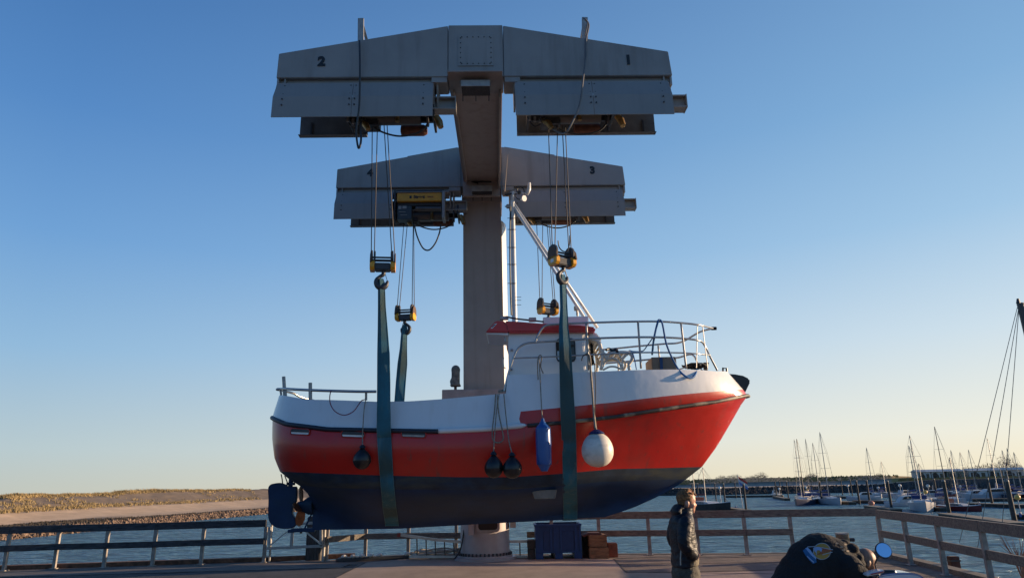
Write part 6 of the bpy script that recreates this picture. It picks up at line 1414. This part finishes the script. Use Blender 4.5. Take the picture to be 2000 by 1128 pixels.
for sg in (-1, 1):
    sh = MB(); sh.ell((hp.x+.05, YQ+sg*.12, .045), (.15, .05, .045)); sh.ell((hp.x-.02, YQ+sg*.12, .07), (.07, .047, .065)); mesh_obj('shoe', remesh(sh, .01, 2), mat('black shoe', (.02, .018, .016)), m2_)
# scooter
YS_ = 6.05
def S_(px, py, dy=0): q = P(px, py, YS_); return V((q.x, YS_+dy, q.z))
sx0 = S_(1745, 1128).x
sc_ = thing('motor_scooter', 'blue and white scooter with a round mirror, mostly below the photo edge', 'scooter', (sx0, YS_, 0))
bw_ = mat('scooter blue', (.05, .10, .26), .2, coat=.6); sw2 = mat('scooter white', (.6, .62, .66), .25, coat=.5)
t_ = MB(); q = S_(1748, 1128)
prf = [(-.22, .0), (-.19, .028), (-.10, .045), (.02, .052), (.12, .045), (.18, .02), (.20, -.03), (.14, -.14), (-.15, -.14)]
top_ = smooth([V((x, 0, z)) for x, z in prf+[prf[0]]], 3)[:-1]
t_.prism([V((q.x+p_.x, YS_-.09, q.z+p_.z-.0)) for p_ in top_], (0, .20, 0)); t_.build('cowl', bw_, sc_, bevel=.03)
MB().prism([V((q.x+p_.x*.93, YS_-.094, q.z+p_.z*.8+.004)) for p_ in top_], (0, .19, 0)).build('cowl_trim', sw2, sc_, bevel=.03)
MB().tube([S_(1688, 1117, -.1), S_(1712, 1114), S_(1728, 1117, .12)], .012, 8).build('handlebar', galv, sc_)
MB().tube([S_(1716, 1116, -.02), S_(1741, 1116, -.04)], .022, 12).build('grip', blk, sc_)
MB().tube([S_(1739, 1114.5, -.04), S_(1742, 1118, -.04)], .024, 10).build('grip_end', galv, sc_)
mr_c = S_(1720, 1072.5, -.05)
MB().lathe([(.056, 0), (.0645, .004), (.066, .014), (.05, .03), (.01, .036)], mr_c, 32, (.16, .95, -.35)).build('mirror_shell', mat('mirror shell', (.02, .03, .05), .35), sc_, sm=40)
MB().lathe([(.0565, 0), (.0565, .003)], mr_c+V((-.0006, -.0037, .0014)), 32, (.16, .95, -.35)).build('mirror_glass', mat('mirror glass', (.75, .82, .92), .04, metal=1, var=0), sc_, sm=40)
MB().tube([S_(1714, 1083, -.03), S_(1711, 1088, -.02), S_(1709, 1100), S_(1712, 1114)], .007, 8).build('mirror_stem', dark, sc_)
MB().prism([S_(1676, 1116, -.13), S_(1690, 1112, -.13), S_(1711, 1108, -.13), S_(1713, 1113, -.13), S_(1700, 1117, -.13), S_(1678, 1121, -.13)], (0, .1, 0)).build('instrument_cover', sw2, sc_, bevel=.008)
MB().tube([S_(1684, 1116, -.142), S_(1709, 1111, -.142)], .005, 5).build('red_stripe', mat('red stripe', (.4, .03, .04), .5), sc_)
MB().tube(smooth([S_(1680, 1122, -.1), S_(1690, 1128, -.12), S_(1702, 1122, -.1), S_(1712, 1130, -.05)]), .006, 6).build('brake_cable', blk, sc_)
for wx in (-.45, .75):
    c_ = V((sx0+wx, YS_, .24)); m = MB(); m.tube([c_+V((math.cos(k*math.tau/24)*.19, 0, math.sin(k*math.tau/24)*.19)) for k in range(25)], .05, 10); wh_ = m.build('wheel', blk, sc_, sm=True)
    MB().lathe([(.14, -.03), (.14, .03)], c_, 16, (0, 1, 0)).build('rim', galv, wh_)
MB().tube([V((sx0-.45, YS_, .24)), V((sx0-.30, YS_, .75)), S_(1712, 1120)], .03, 8).build('fork', galv, sc_)
bd_ = MB(); bd_.ell((sx0+.55, YS_, .55), (.42, .14, .2)); bd_.ell((sx0+.0, YS_, .35), (.45, .15, .08)); bd_.ell((sx0-.22, YS_, .6), (.09, .18, .32)); mesh_obj('body_shell', remesh(bd_, .02, 3), bw_, sc_)
MB().box((sx0+.5, YS_, .78), (.6, .24, .09)).build('seat', blk, sc_, bevel=.03)
